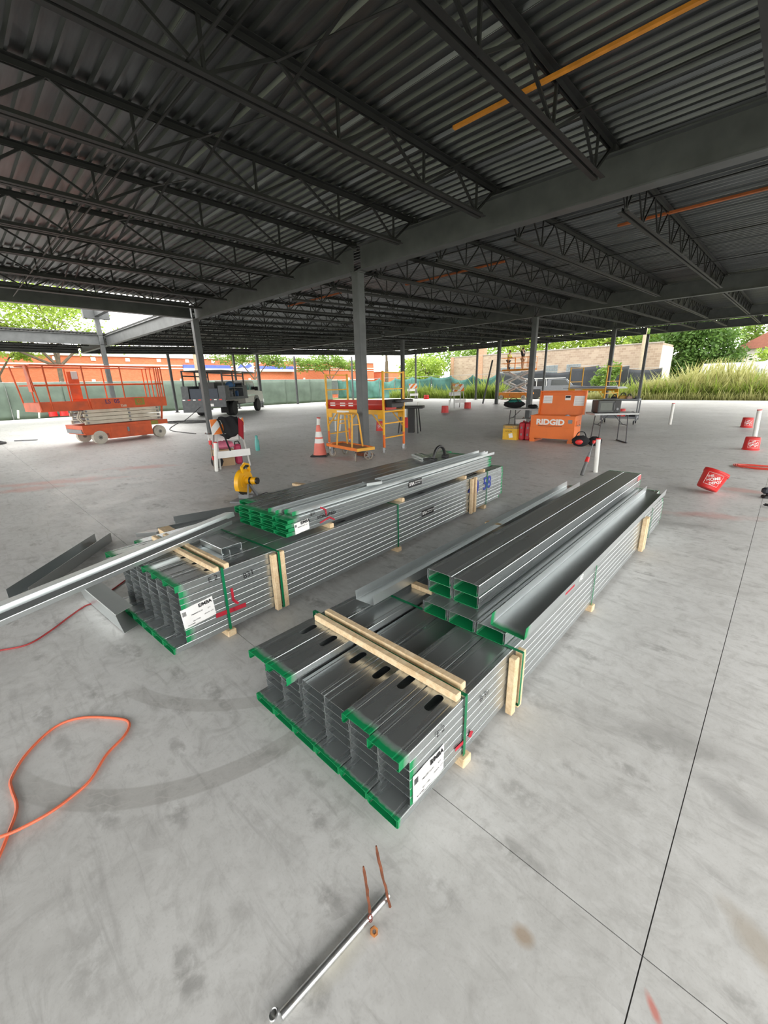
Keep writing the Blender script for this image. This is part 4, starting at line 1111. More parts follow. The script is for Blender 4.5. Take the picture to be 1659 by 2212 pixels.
# ---- orange striped folding barricade with a jacket
def barricade(loc, rz, label, jacket=False, s=1.0, wide=.66):
    t = empty('folding_barricade', loc, rz)
    ORS = mat('reflective_orange', (.82, .20, .02), .4); WLEG = mat('barricade_steel', (.42, .42, .40), .5, .5)
    hw = wide / 2
    for nm, y0, y1 in (('front_leg', 0, .22), ('rear_leg', .52, .26)):
        for sx in (-1, 1): MB().bar((sx * (hw - .03), y0 * s, 0), (sx * (hw - .10), y1 * s, .98 * s), .035 * s, .012).build(nm, WLEG, t)
    def board(y, z0, z1, m, nm, back=False):
        o = MB().bx(-hw, hw, y - .012, y + .012, z0, z1, .004).build(nm, m, t)
        return o
    tilt = .22
    bd = empty('striped_board', (0, .17 * s, .82 * s), rot=(R(-12), 0, 0)); bd.parent = t
    MB().bx(-hw, hw, -.012, .012, -.15 * s, .15 * s, .004).build('panel', WHITE, bd)
    k = 0; x = -hw - .3 * s
    hh = .148 * s
    while x < hw:
        poly = [(max(-hw + .004, min(hw - .004, a)), z) for a, z in ((x, -hh), (x + .16 * s, -hh), (x + .16 * s + .30 * s, hh), (x + .30 * s, hh))]
        # clip the slanted tape to the board
        q = []
        for (xa, za), (xb, zb) in zip([(x, -hh), (x + .16 * s, -hh), (x + .46 * s, hh), (x + .30 * s, hh)], [(x + .16 * s, -hh), (x + .46 * s, hh), (x + .30 * s, hh), (x, -hh)]):
            for i in range(8):
                f = i / 8; px_, pz_ = xa + (xb - xa) * f, za + (zb - za) * f
                q.append((max(-hw + .003, min(hw - .003, px_)), pz_))
        xs = [a for a, b in q]
        if max(xs) - min(xs) > .01: MB().prism(q, -.0145, -.0122).build('orange_tape', ORS, bd)
        x += .32 * s
    MB().bx(-hw, hw, -.02 * s, .0, .22 * s, .36 * s, .004).build('lower_board', WHITE, t)
    MB().bx(-hw, hw, .50 * s, .52 * s, .5 * s, .65 * s, .004).build('rear_board', WHITE, t)
    return t
bt = barricade((-7.91, 3.84, 0), R(80), '', s=1.0)
tag(bt, 'folding barricade with orange and white striped board', 'barricade')
# jacket draped over the board
def drape(name, pts_fn, nu, nv, m, th=.012):
    vs = []; fs = []
    for i in range(nu + 1):
        for j in range(nv + 1): vs.append(pts_fn(i / nu, j / nv))
    for i in range(nu):
        for j in range(nv):
            a = i * (nv + 1) + j; fs.append((a, a + 1, a + nv + 2, a + nv + 1))
    mb = MB(); mb.add(vs, fs)
    o = mb.build(name, m, None, True)
    md = o.modifiers.new('thick', 'SOLIDIFY'); md.thickness = th
    return o
JB = mat('black_cloth', (.010, .010, .012), .9); JR = mat('dark_red_cloth', (.28, .01, .02), .9)
def jk(u, v):
    x = -.15 + .36 * u + .02 * math.sin(9 * v); s = (v - .45)
    z = .985 - abs(s) * (.66 + .16 * math.sin(u * 3.1)) + .012 * math.sin(12 * u)
    y = .125 + (.17 if s > 0 else -.10) * min(1, abs(s) * 4) + (-.08 if s < 0 else .05) * abs(s) + .012 * math.sin(14 * u + 5 * v)
    return (x, y, z)
jo = drape('jacket', jk, 20, 24, JB); jo.location = (-7.91, 3.84, .02); jo.rotation_euler = (0, 0, R(80))
tag(jo, 'black jacket hung over the striped barricade', 'jacket')
lin = drape('red_lining', lambda u, v: (.19 + .09 * u - .06 * v, .02 - .075 * v + .01 * math.sin(8 * u), .97 - .34 * v - .1 * u), 8, 10, JR, .008); lin.parent = jo
sl = MB().tube([(-.2, .10, .97), (-.19, .03, .93), (-.16, -.03, .72), (-.12, -.06, .52), (-.08, -.07, .36)], [.018, .02, .018, .017, .016], 8).build('tool_strap', JB, None, True, loc=(-7.91, 3.84, 0), rot=(0, 0, R(80)))
tag(sl, 'black webbing strap hanging on the left of the striped barricade', 'strap')
def bag(name, loc, sx, sy, sz, m, label, rz=0, seed=1, cat='bag'):
    rnd = random.Random(seed); mb = MB().ell((0, 0, sz), sx, sy, sz, 14, 10)
    mb.v = [(x * (1 + .12 * rnd.uniform(-1, 1)), y * (1 + .12 * rnd.uniform(-1, 1)), max(0, z * (1 + .08 * rnd.uniform(-1, 1)))) for x, y, z in mb.v]
    return tag(mb.build(name, m, None, True, loc=loc, rot=(0, 0, rz)), label, cat)
bf = lambda x, y, z=0: Vector((-7.91, 3.84, 0)) + Matrix.Rotation(R(80), 3, 'Z') @ Vector((x, y, z))
tag(MB().bx(-.30, .10, .42 - .14, .42 + .10, 0, .34).build('cardboard_box', CARD, None, loc=(-7.95, 3.84, 0), rot=(0, 0, R(80))), 'cardboard box standing under the striped barricade', 'box')
bag('pink_bag', bf(-.08, .36, .345), .20, .12, .085, mat('pink_plastic', (.62, .16, .25), .5, 0, .2), 'crumpled pink bag on the cardboard box under the barricade', R(80), 4)
t = empty('red_jug', bf(.20, .40), R(80))
MB().bx(-.07, .07, -.06, .06, 0, .42, .03).build('body', mat('raspberry_plastic', (.45, .03, .09), .4), t); MB().tube([(-.05, 0, .41), (-.04, 0, .47), (.03, 0, .48), (.06, 0, .41)], .014, 8).build('handle', BLACK, t, True)
tag(t, 'raspberry red jug with black handle under the barricade', 'jug')
bag('black_bag', bf(-.30, .18), .13, .11, .13, JB, 'black bag on the floor left under the barricade', 0, 6)
t = empty('water_bottle', at(557, 973), 0)
TEAL = mat('teal_plastic', (.10, .42, .38), .35, 0, .08)
MB().lathe([(.05, 0), (.056, .02), (.056, .24), (.03, .30), (.03, .32)], 18).build('body', TEAL, t, True); MB().lathe([(.034, .32), (.034, .37), (.02, .385)], 14).build('cap', TEAL, t, True)
tag(t, 'teal water bottle standing on the floor right of the barricade', 'bottle')
for k, (x, y, h) in enumerate(((-.37, -.02, .55), (-.40, .05, .62))):
    b = bf(x, y); s_ = empty('marking_stake', b, R(20 * k))
    MB().bar((0, 0, 0), (-.02, .01, h), .022, .01).build('shaft', mat('grey_wood_stake', (.3, .25, .2), .8), s_); MB().bx(-.04, .01, -.012, .022, h - .12, h - .04).build('red_tip', RED, s_); MB().bx(-.02, .02, -.012, .018, .2, .27).build('red_band', RED, s_)
    tag(s_, ['thin survey stake with red bands left of the barricade', 'taller survey stake with red bands left of the barricade'][k], 'stake')

# ---- orange job box
t = empty('job_box', (-4.84, 10.676, 0), R(5.2))
W_b, D_b, H_b = 1.10, .62, .665
JO = mat('job_box_orange', (.74, .155, .012), .42, 0, .06, 3)
body = MB().bx(0, W_b, 0, D_b, .10, .14)
body.bx(0, W_b, 0, .012, .10, H_b); body.bx(0, W_b, D_b - .012, D_b, .10, H_b); body.bx(0, .012, .012, D_b - .012, .10, H_b); body.bx(W_b - .012, W_b, .012, D_b - .012, .10, H_b)
body.build('body', JO, t)
MB().bx(-.008, W_b + .008, -.012, .0, .10, .385, .003).build('lower_front_panel', JO, t)
MB().bx(-.012, W_b + .012, -.02, D_b, H_b - .012, H_b + .012).bx(0, 0, 0, 0, 0, 0).build('rim', JO, t) if False else None
for (x0, x1, y0, y1) in ((-.012, W_b + .012, -.02, .012), (-.012, W_b + .012, D_b - .012, D_b + .01), (-.012, .012, .012, D_b - .012), (W_b - .012, W_b + .012, .012, D_b - .012)):
    MB().bx(x0, x1, y0, y1, H_b, H_b + .018).build('rim', JO, t)
for x in (0, W_b - .14): MB().prism([(x, 0), (x + .14, 0), (x + .14, .06), (x + .11, .10), (x, .10)] if x == 0 else [(x, 0), (x + .14, 0), (x + .14, .10), (x + .03, .10), (x, .06)], 0, D_b).build('skid_foot', JO, t)
lid = empty('lid', (0, D_b - .01, H_b + .018), rot=(R(-7), 0, 0)); lid.parent = t
MB().bx(-.01, W_b + .06, 0, .02, 0, .60).build('lid_panel', JO, lid)
for (x0, x1, z0, z1) in ((-.01, W_b + .06, .57, .60), (-.01, .02, 0, .57), (W_b + .03, W_b + .06, 0, .57)): MB().bx(x0, x1, -.07, 0, z0, z1).build('lid_flange', JO, lid)
MB().bx(.02, W_b + .03, -.025, -.001, .49, .52).build('stiffener', JO, lid)
MB().bx(.07, .31, -.004, -.001, .28, .50 - .02).build('instruction_sheet', PAPER, lid); MB().bx(.63, .77, -.004, -.001, .36, .48).build('warning_label', PAPER, lid); MB().bx(.86, 1.12, -.004, -.001, .22, .47).build('instruction_sheet', PAPER, lid)
MB().bx(.64, .76, -.006, -.004, .42, .47).build('warning_band', INK, lid)
for k in range(4): MB().bx(.09, .29, -.006, -.004, .30 + k * .042, .312 + k * .042).build('print_line', LGREY, lid)
for k in range(5): MB().bx(.88, 1.10, -.006, -.004, .24 + k * .042, .25 + k * .042).build('print_line', LGREY, lid)
text('brand_lettering', 'RIDGID', .19, WHITE, t, (.50, -.0015, .515), (R(90), 0, 0), .008, .003).scale = (1.12, 1, 1)
MB().bx(.20, .80, -.006, .0, .415, .427).build('brand_underline', INK, t)
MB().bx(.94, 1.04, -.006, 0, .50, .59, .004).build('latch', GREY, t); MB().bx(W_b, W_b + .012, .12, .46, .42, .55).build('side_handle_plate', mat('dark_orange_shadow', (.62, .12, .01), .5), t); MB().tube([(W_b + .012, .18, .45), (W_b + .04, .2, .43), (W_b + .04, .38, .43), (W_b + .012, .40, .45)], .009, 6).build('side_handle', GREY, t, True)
tag(t, 'orange steel job box with its lid standing open', 'tool chest')
bag('rag', (-4.02, 11.0, .60), .07, .06, .05, mat('grey_rag', (.4, .38, .42), .9), 'small rag on the rim of the orange job box', 0, 9, 'rag')

# ---- folding tables
def folding_table(loc, rz, L, D, h, label):
    t = empty('folding_table', loc, rz)
    MB().bx(-L / 2, L / 2, -D / 2, D / 2, h - .045, h, .012).build('table_top', LGREY, t)
    DM = mat('dark_table_steel', (.06, .06, .065), .5, .3)
    for sx in (-1, 1):
        x = sx * (L / 2 - .22)
        for sy in (-1, 1): MB().tube([(x, sy * (D / 2 - .1), h - .045), (x + sx * .03, sy * (D / 2 - .06), .02)], .013, 8).build('leg', DM, t, True)
        MB().tube([(x + sx * .03, -D / 2 + .01, .014), (x + sx * .03, D / 2 - .01, .014)], .014, 8).build('foot_bar', DM, t, True)
        MB().tube([(x, 0, h - .30), (x - sx * .25, 0, h - .05)], .009, 6).build('brace', DM, t, True); MB().tube([(x, -D / 2 + .1, h - .30), (x, D / 2 - .1, h - .30)], .009, 6).build('cross_bar', DM, t, True)
    return tag(t, label, 'table')
T1 = (-5.75, 12.55, 0)
folding_table(T1, R(5), 1.5, .62, .74, 'grey folding table behind the orange job box, teal bag on it')
T2 = (-3.17, 11.62, 0)
folding_table(T2, R(38), 1.05, .62, .74, 'grey folding table right of the orange job box with a microwave')
b = bag('tool_bag', (-6.22, 12.45, .74), .34, .17, .12, JB, 'black and teal tool bag on the left folding table', R(8), 12)
tp = MB().ell((0, 0, .17), .26, .15, .10, 14, 8).build('teal_top', mat('teal_cloth', (.01, .16, .13), .7), b, True); MB().tube(smooth_path([(-.15, -.1, .2), (-.08, -.12, .30), (.08, -.12, .30), (.15, -.1, .2)], 4), .012, 6).build('handle', JB, b, True)
bag('black_cable_pile', (-5.62, 12.45, .74), .16, .12, .06, JB, 'small black pile beside the teal tool bag', 0, 13, 'pile')
t = empty('white_bucket', (-5.2, 12.75, .74)); MB().lathe([(.11, 0), (.13, .27), (.137, .27), (.137, .3)], 20).build('shell', WHITE, t, True); MB().lathe([(.14, .30), (.14, .325)], 20).build('lid', WHITE, t, True)
tag(t, 'white bucket standing on the left folding table', 'bucket')
t = empty('grey_cabinet', (-5.2, 12.6, 0), R(5)); MB().bx(-.22, .22, -.2, .2, .0, .66, .006).build('case', mat('blue_grey_steel', (.11, .14, .16), .5, .2), t); MB().bx(-.2, .2, -.206, -.2, .05, .6).build('door', mat('blue_grey_steel'), t) if False else MB().bx(-.2, .2, -.206, -.2, .05, .6).build('door', MATS['blue_grey_steel'], t)
tag(t, 'dark blue-grey cabinet under the left folding table', 'cabinet')
t = empty('white_pail', (-6.0, 12.5, 0)); MB().lathe([(.14, 0), (.155, .36), (.165, .36), (.165, .41), (.14, .415)], 22).build('shell', WHITE, t, True); MB().tube(smooth_path([(-.16, 0, .36), (-.12, -.11, .25), (0, -.17, .2), (.12, -.11, .25), (.16, 0, .36)], 3), .005, 5).build('bail', GREY, t, True)
MB().lathe([(.152, .14), (.154, .28)], 22).build('paper_band', LGREY, t, True)
tag(t, 'white plastic pail on the floor under the left folding table', 'bucket')
t = empty('yellow_carton', at(1085, 949) + Vector((.19, .16, 0)), R(6)); MB().bx(-.2, .2, -.15, .15, 0, .30).build('lower_half', mat('carton_yellow', (.72, .42, .03), .6), t); MB().bx(-.2, .2, -.15, .15, .30, .395).build('upper_half', mat('carton_brown', (.30, .22, .10), .6), t)
text('carton_lettering', 'DEWALT', .075, YELLOW, t, (0, -.1512, .345), (R(90), 0, 0), .001); text('carton_print', 'DCS 20V', .05, INK, t, (-.03, -.1512, .23), (R(90), 0, 0)); MB().bx(.0, .11, -.154, -.151, .05, .17).build('shipping_label', PAPER, t, rot=(0, R(-12), 0))
tag(t, 'yellow cardboard tool carton left of the orange job box', 'box')
for k, (x, y) in enumerate(((-5.17, 10.98), (-4.99, 10.98))):
    t = empty('red_tool_case', (x, y, 0), R(8)); MB().bx(-.075, .075, -.18, .18, 0, .47, .03).build('shell', mat('case_red', (.50, .02, .035), .45), t); MB().bx(-.02, .02, -.186, -.178, .30, .36).build('latch', GREY, t); MB().bx(-.02, .02, -.186, -.178, .12, .18).build('latch', GREY, t); MB().tube([(0, -.06, .47), (0, -.05, .50), (0, .05, .50), (0, .06, .47)], .012, 6).build('handle', MATS['case_red'], t, True)
    tag(t, ['red tool case standing next to the yellow carton', 'red tool case standing against the orange job box'][k], 'case', 'red tool cases')
# microwave
t = empty('microwave_oven', (-3.27, 11.45, .74), R(38)); MB().bx(-.27, .27, -.2, .2, .012, .31, .01).build('cabinet', mat('microwave_black', (.02, .02, .022), .35), t)
MB().bx(-.25, .10, -.208, -.2, .03, .29).build('door', mat('microwave_door', (.03, .035, .035), .25), t); MB().bx(-.21, .06, -.211, -.208, .07, .25).build('window', mat('microwave_glass', (.10, .11, .105), .15), t); MB().bx(.12, .25, -.209, -.2, .03, .29).build('control_panel', BLACK, t); MB().cyl((.185, -.225, .10), (.185, -.205, .10), .03, 14).build('dial', GREY, t, True)
MB().tube([(.10, -.21, .06), (.10, -.235, .08), (.10, -.235, .25), (.10, -.21, .27)], .007, 6).build('door_handle', GREY, t, True)
for sx in (-.22, .22):
    for sy in (-.15, .15): MB().cyl((sx, sy, 0), (sx, sy, .014), .015, 8).build('foot', BLACK, t)
tag(t, 'black microwave oven on the right folding table', 'microwave')
# tool bag on floor
b = bag('tool_bag', (-3.45, 10.45, 0), .20, .13, .13, JB, 'black and red tool bag on the floor by the job box corner', R(30), 21)
MB().ell((-.05, -.11, .12), .09, .03, .06, 10, 6).build('red_pocket', RED, b, True); MB().tube(smooth_path([(-.12, 0, .22), (-.06, 0, .34), (.06, 0, .34), (.12, 0, .22)], 4), .012, 6).build('handle', JB, b, True)
b = bag('tool_bag', (-3.22, 10.72, 0), .17, .12, .11, JB, 'second black tool bag with red patch beside the white pipe', R(20), 22)
MB().ell((.04, -.1, .12), .06, .03, .05, 10, 6).build('red_pocket', RED, b, True)
# stick tool leaning on the pipe
t = empty('stick_tool', (0, 0, 0)); A = at(1263, 1028, .0); Bt = at(1280, 966, .50)
Bt = Vector((-2.235 + .0, 7.43, .56)); A = Vector((-2.27, 7.13, .02))
L_ = Bt - A
MB().tube([A, A + L_ * .42], [.03, .026], 10).build('body', mat('grey_grip', (.13, .13, .13), .6), t, True); MB().tube([A + L_ * .38, A + L_ * .52], [.034, .03], 10).build('red_collar', RED, t, True); MB().tube([A + L_ * .52, A + L_ * .66], [.024, .018], 10).build('neck', GREY, t, True); MB().tube([A + L_ * .66, A + L_ * .93], .008, 8).build('shaft', GREY, t, True); MB().tube([A + L_ * .92, A + L_], [.018, .024], 10).build('red_head', RED, t, True)
tag(t, 'red and grey stick tool leaning by the white pipe', 'power tool')
# grey cart
t = empty('utility_cart', (-4.3, 16.75, 0), R(6))
GC = mat('cart_grey_steel', (.19, .205, .22), .5, .2)
for z in (.20, .80): 
    MB().bx(-.55, .55, -.28, .28, z, z + .02).build('shelf', GC, t)
    for (x0, x1, y0, y1) in ((-.56, .56, -.295, -.28), (-.56, .56, .28, .295), (-.56, -.545, -.28, .28), (.545, .56, -.28, .28)): MB().bx(x0, x1, y0, y1, z, z + .075).build('shelf_lip', GC, t)
for sx in (-1, 1):
    for sy in (-1, 1):
        MB().bx(sx * .55 - .02, sx * .55 + .02, sy * .285 - .02, sy * .285 + .02, .13, .87).build('post', GC, t)
        MB().cyl((sx * .5 - .015, sy * .25, .06), (sx * .5 + .015, sy * .25, .06), .06, 14).build('wheel', RUBBER, t, True); MB().bx(sx * .5 - .025, sx * .5 + .025, sy * .25 - .02, sy * .25 + .02, .06, .14).build('fork', GC, t)
tag(t, 'grey two-shelf utility cart behind the right folding table', 'cart')
cl = lambda x, y, z: Vector((-4.3, 16.75, z)) + Matrix.Rotation(R(6), 3, 'Z') @ Vector((x, y, 0))
for k, (x, s1, m, lb) in enumerate(((-.25, .10, BLACK, 'black drill body on the grey cart, leftmost'), (.02, .13, mat('yellow_black_tool', (.40, .24, .02), .5), 'yellow and black saw on the grey cart'), (.22, .11, mat('grey_orange_tool', (.35, .22, .16), .5), 'grey and orange tool on the grey cart'), (.42, .07, BLACK, 'small black charger at the cart right end'))):
    t = empty('power_tool', cl(x, 0, .82), R(30 * k)); MB().bx(-s1, s1, -.06, .06, .0, s1 * 1.2, .025).build('body', m, t); MB().tube(smooth_path([(-s1 * .6, 0, s1 * 1.1), (-s1 * .3, 0, s1 * 1.8), (s1 * .4, 0, s1 * 1.8), (s1 * .7, 0, s1 * 1.1)], 3), .018, 6).build('handle', BLACK, t, True)
    tag(t, lb, 'power tool')
bucket(cl(.05, 0, .222), .13, .30, 'red bucket on the lower shelf of the grey cart', logo=False)
bag('black_tool_roll', cl(.36, 0, .222), .16, .1, .10, JB, 'black tool roll on the lower shelf of the grey cart', 0, 31)
# ================================================================== machines, vehicles and people farther back
def scissor_lift(loc, rz, z_plat, rail, col, label, ext=True, raised=False, L=2.25, W=1.2, wr=.2):
    t = empty('scissor_lift', loc, rz)
    x0, x1 = -.42, L - .05
    WM = mat('dirty_white_tyre', (.50, .47, .40), .75, 0, .12, 6, dirt=(.3, .27, .22)); HUB = mat('hub_grey', (.2, .19, .17), .7)
    for x in (0, L - .38):
        for y in (0.07, W - .07):
            w = MB().cyl((x, y - .07, wr), (x, y + .07, wr), wr, 22).build('wheel', WM, t, True)
            MB().cyl((x, y - .075, wr), (x, y + .075, wr), wr * .3, 12).build('hub', HUB, w, True); MB().cyl((x, y - .078, wr), (x, y + .078, wr), wr * .1, 8).build('axle_nut', BLACK, w)
    ch = MB().prism([(x0, .42), (x0 + .05, .30), (.26, .30), (.28, .13), (L - .62, .13), (L - .62, .44), (x1, .44), (x1, .58), (x0, .58)], .03, W - .03)
    ch.build('chassis', col, t)
    for (a, b) in ((.33, .82), (.90, L - .75)): MB().bx(a, b, .018, .03, .17, .50, .004).build('side_door', col, t)
    MB().bx(.83, .89, .012, .03, .30, .44).build('latch', GREY, t); MB().bx(x0 - .02, x0 + .3, .1, W - .1, .34, .46).build('steering_cover', GREY, t)
    if not raised:
        for k in range(4):
            z = .60 + k * .112
            for y in (.12, W - .16): MB().bx(-.28 + .05 * (k % 2), L - .22, y, y + .05, z, z + .10, .004).build('scissor_arm', CREAM, t)
            for x in (-.2, L / 2 - .1, L - .3): MB().cyl((x, .08, z + .05), (x, W - .08, z + .05), .028, 10).build('pin', GREY, t, True)
        for x in (-.33, -.27): MB().tube([(x, .2, .66), (x - .06, .3, .8), (x, .22, 1.0)], .02, 6).build('hose', CREAM, t, True)
        MB().bar((L - .2, .1, .6), (L - .12, .1, 1.05), .05).build('rear_support', col, t)
    else:
        n = 2; dz = (z_plat - .72) / n
        for k in range(n):
            z = .62 + k * dz
            for y in (.18, W - .22):
                MB().bar((.0, y, z), (L - .35, y, z + dz), .05, .11).build('scissor_arm', LGREY, t); MB().bar((L - .35, y + .06, z), (.0, y + .06, z + dz), .05, .11).build('scissor_arm', LGREY, t)
            for x, zz in ((0, z), (L - .35, z), ((L - .35) / 2, z + dz / 2), (0, z + dz), (L - .35, z + dz)): MB().cyl((x, .12, zz), (x, W - .12, zz), .03, 8).build('pin', GREY, t)
        MB().bar((.3, W / 2, .7), (L - .6, W / 2, .7 + dz * .8), .09).build('hydraulic_cylinder', GREY, t)
    zp = z_plat
    MB().bx(-.25, L + .02, .02, W - .02, zp, zp + .05).build('platform', col, t)
    for y0, y1 in ((0, .025), (W - .025, W)): MB().bx(-.05, L + .02, y0, y1, zp, zp + .30 if not raised else zp + .14).build('side_panel', col, t)
    xe = -1.28 if ext else -.25
    if ext:
        MB().bx(xe, -.05, .05, W - .05, zp + .06, zp + .10).build('extension_deck', col, t)
        for y0, y1 in ((.03, .055), (W - .055, W - .03)): MB().bx(xe, -.04, y0, y1, zp, zp + .25).build('extension_panel', col, t)
        MB().bx(xe - .03, xe, .03, W - .03, zp, zp + .25).build('extension_end_panel', col, t); MB().bx(xe, -.1, .026, .03, zp + .08, zp + .10).build('panel_rib', col, t)
    tr = .021; zt, zm = zp + rail, zp + rail * .58
    for y in (.02, W - .02):
        for z in (zt, zm): MB().tube([(xe, y, z), (L, y, z)], tr, 8).build('guard_rail', col, t, True)
        for x in ([xe, xe + .25, -.1, .95, L] if ext else [-.25, .5, 1.2, L]): MB().tube([(x, y, zp + .04), (x - (.12 if x == xe else 0), y, zt)], tr, 8).build('rail_post', col, t, True)
    for x in (xe, L):
        for z in (zt, zm): MB().tube([(x, .02, z), (x, W - .02, z)], tr, 8).build('guard_rail', col, t, True)
    for k in range(4): MB().tube([(L - .02, .15 + .25 * k, zp + .04), (L - .02, .15 + .25 * k, zt)], tr * .9, 8).build('gate_bar', col, t, True)
    for k in range(3): MB().tube([(L - .22 + .07 * k, .02, zp + .25), (L - .22 + .07 * k, .02, zt)], tr * .8, 6).build('gate_bar', col, t, True)
    if ext:
        MB().bx(-.12, .18, W - .2, W - .16, zp + .3, zt - .12, .01).build('control_panel', col, t); MB().bx(-.02, .14, W - .26, W - .2, zt - .35, zt - .12, .01).build('control_box', LGREY, t)
        MB().bx(xe - .10, xe - .06, .05, .28, zp + .55, zt - .02).build('document_box', col, t)
    return t
lift1 = scissor_lift((-15.05, 3.12, 0), R(101), 1.03, 1.24, LIFTO, '')
tag(lift1, 'faded orange scissor lift with lowered platform and white wheels', 'scissor lift')
PUR = mat('purple_marker', (.12, .03, .10), .6); OLV = mat('olive_spray_paint', (.26, .23, .04), .7)
text('spray_lettering', 'LS  05', .17, PUR, lift1, (.55, -.004, 1.24), (R(90), 0, 0), .004); text('fleet_number', '7268', .09, CREAM, lift1, (.85, -.004, 1.10), (R(90), 0, 0), .002)
MB().bx(1.22, 1.52, -.006, 0, 1.10, 1.32).build('olive_patch', OLV, lift1); MB().bx(1.62, 1.86, .022, .03, .44, .57).build('olive_patch', OLV, lift1); text('patch_number', '05', .18, LIFTO, lift1, (1.37, -.008, 1.21), (R(90), 0, 0), .002)
LY = mat('lift_amber_enamel', (.72, .24, .015), .5, 0, .12)
lift2 = scissor_lift((-18.95, 35.2, 0), R(-6), 2.42, 1.1, LY, '', ext=False, raised=True, L=2.6, wr=.19)
tag(lift2, 'amber scissor lift raised with two workers on its platform', 'scissor lift')

# ---- people (skin-modifier figures)
def skin(name, verts, edges, rads, m, parent, sub=2, root=0):
    me = bpy.data.meshes.new(name); me.from_pydata(verts, edges, []); me.materials.append(m)
    o = link(name, me, parent)
    o.modifiers.new('skin', 'SKIN')
    for i, r in enumerate(rads):
        sv = me.skin_vertices[0].data[i]; sv.radius = (r, r) if not isinstance(r, tuple) else r; sv.use_root = (i == root)
    o.modifiers['skin'].use_smooth_shade = True
    s = o.modifiers.new('sub', 'SUBSURF'); s.levels = sub; s.render_levels = sub
    return o
SKIN = mat('skin_tone', (.42, .24, .16), .6, 0, .05)
def person(loc, rz, arms, label, shirt, trousers, legs_bare=False, lean=0.0, hat=None, s=.96, headtilt=0.0, shorts=False):
    t = empty('person', loc, rz)
    S = lambda x, y, z: (x * s + lean * max(0, z - .9) * s, y * s, z * s)
    V = [S(0, 0, .96), S(0, 0, 1.12), S(0, 0, 1.32), S(.0, 0, 1.47), S(.01, 0, 1.55), S(.03 + headtilt, 0, 1.64), S(.04 + headtilt * 1.6, 0, 1.74)]
    Rd = [(.15, .11), (.14, .10), (.165, .11), (.07, .06), (.052, .055), (.075, .095), (.068, .085)]
    E = [(0, 1), (1, 2), (2, 3), (3, 4), (4, 5), (5, 6)]
    Rd = [tuple(q * s for q in r) for r in Rd]
    fingers = []
    for k, sy in enumerate((-1, 1)):
        el, wr_, ha = arms[k]
        b = len(V)
        V += [S(0, sy * .19, 1.40), S(*el), S(*wr_), S(*ha)]
        Rd += [(.062 * s, .062 * s), (.045 * s, .045 * s), (.03 * s, .03 * s), (.036 * s, .02 * s)]
        E += [(2, b), (b, b + 1), (b + 1, b + 2), (b + 2, b + 3)]
        d = (Vector(S(*ha)) - Vector(S(*wr_))).normalized(); q = d.orthogonal().normalized()
        fingers.append((Vector(S(*ha)), d, q))
    for sy, fx in ((-1, .05), (1, -.08)):
        b = len(V)
        V += [S(0, sy * .09, .88), S(fx * .5 + .02, sy * .11, .48), S(fx, sy * .12, .09), S(fx + .14, sy * .13, .035)]
        Rd += [tuple(q * s for q in r) for r in ((.09, .09), (.06, .06), (.042, .042), (.04, .03))]
        E += [(0, b), (b, b + 1), (b + 1, b + 2), (b + 2, b + 3)]
    skin('body', V, E, Rd, SKIN, t)
    fm = MB()
    for (h, d, q) in fingers:
        w = d.cross(q).normalized()
        for i in range(4):
            p0 = h + w * (.012 * (i - 1.5)); fm.tube([p0, p0 + d * (.04 - .004 * abs(i - 1.3)) + q * .006, p0 + d * .06 + q * .022], [.008, .0075, .006], 6)
        fm.tube([h - d * .02 + w * .03, h + w * .05 + q * .02, h + d * .025 + w * .05 + q * .03], [.009, .008, .007], 6)
    fm.build('fingers', SKIN, t, True)
    # clothes follow the same skeleton, a little wider
    g = 1.12
    skin('shirt', [V[0], V[1], V[2], V[3]] + V[7:9] + V[11:13], [(0, 1), (1, 2), (2, 3), (2, 4), (4, 5), (2, 6), (6, 7)], [tuple(q * g for q in Rd[0]), tuple(q * g for q in Rd[1]), tuple(q * g for q in Rd[2]), (.06, .06), (.075 * s, .075 * s), (.055 * s, .055 * s), (.075 * s, .075 * s), (.055 * s, .055 * s)], shirt, t)
    li = 15
    leg = [V[0]]; le = []; lr = [tuple(q * 1.16 for q in Rd[0])]
    for b in (li, li + 4):
        o_ = len(leg)
        if shorts: leg += [V[b], tuple(Vector(V[b]).lerp(Vector(V[b + 1]), .75))]; le += [(0, o_), (o_, o_ + 1)]; lr += [(.11 * s,) * 2, (.095 * s,) * 2]
        else: leg += [V[b], V[b + 1], V[b + 2]]; le += [(0, o_), (o_, o_ + 1), (o_ + 1, o_ + 2)]; lr += [(.105 * s,) * 2, (.078 * s,) * 2, (.065 * s,) * 2]
    skin('trousers', leg, le, lr, trousers, t)
    for b in (li, li + 4):
        a = Vector(V[b + 2]); f = Vector(V[b + 3])
        MB().tube([a + Vector((-.05, 0, -.03)), a + Vector((.03, 0, -.03)), f + Vector((.03, 0, .0))], [.045, .05, .04], 10).build('boot', BLACK, t, True)
    h = Vector(V[5])
    up = (Vector(V[6]) - Vector(V[5])).normalized()
    hm = MB().ell((0, 0, 0), .1 * s, .085 * s, .075 * s, 14, 8)
    hm.build('hat' if hat else 'hair', hat or mat('dark_hair', (.015, .012, .01), .8), t, True, loc=Vector(V[6]) + Vector((-.012, 0, .02)))
    if hat: MB().lathe([(.001, -.01), (.13 * s, -.012), (.13 * s, 0), (.001, .004)], 16, cap=False).build('hat_brim', hat, t, True, loc=Vector(V[6]) + Vector((.03, 0, -.01)))
    fm = MB(); hd = Vector(V[5]) + Vector((.09 * s, 0, .03))
    fm.ell((hd.x + .012, 0, hd.z - .012), .016, .012, .02, 8, 6); fm.build('nose', SKIN, t, True)
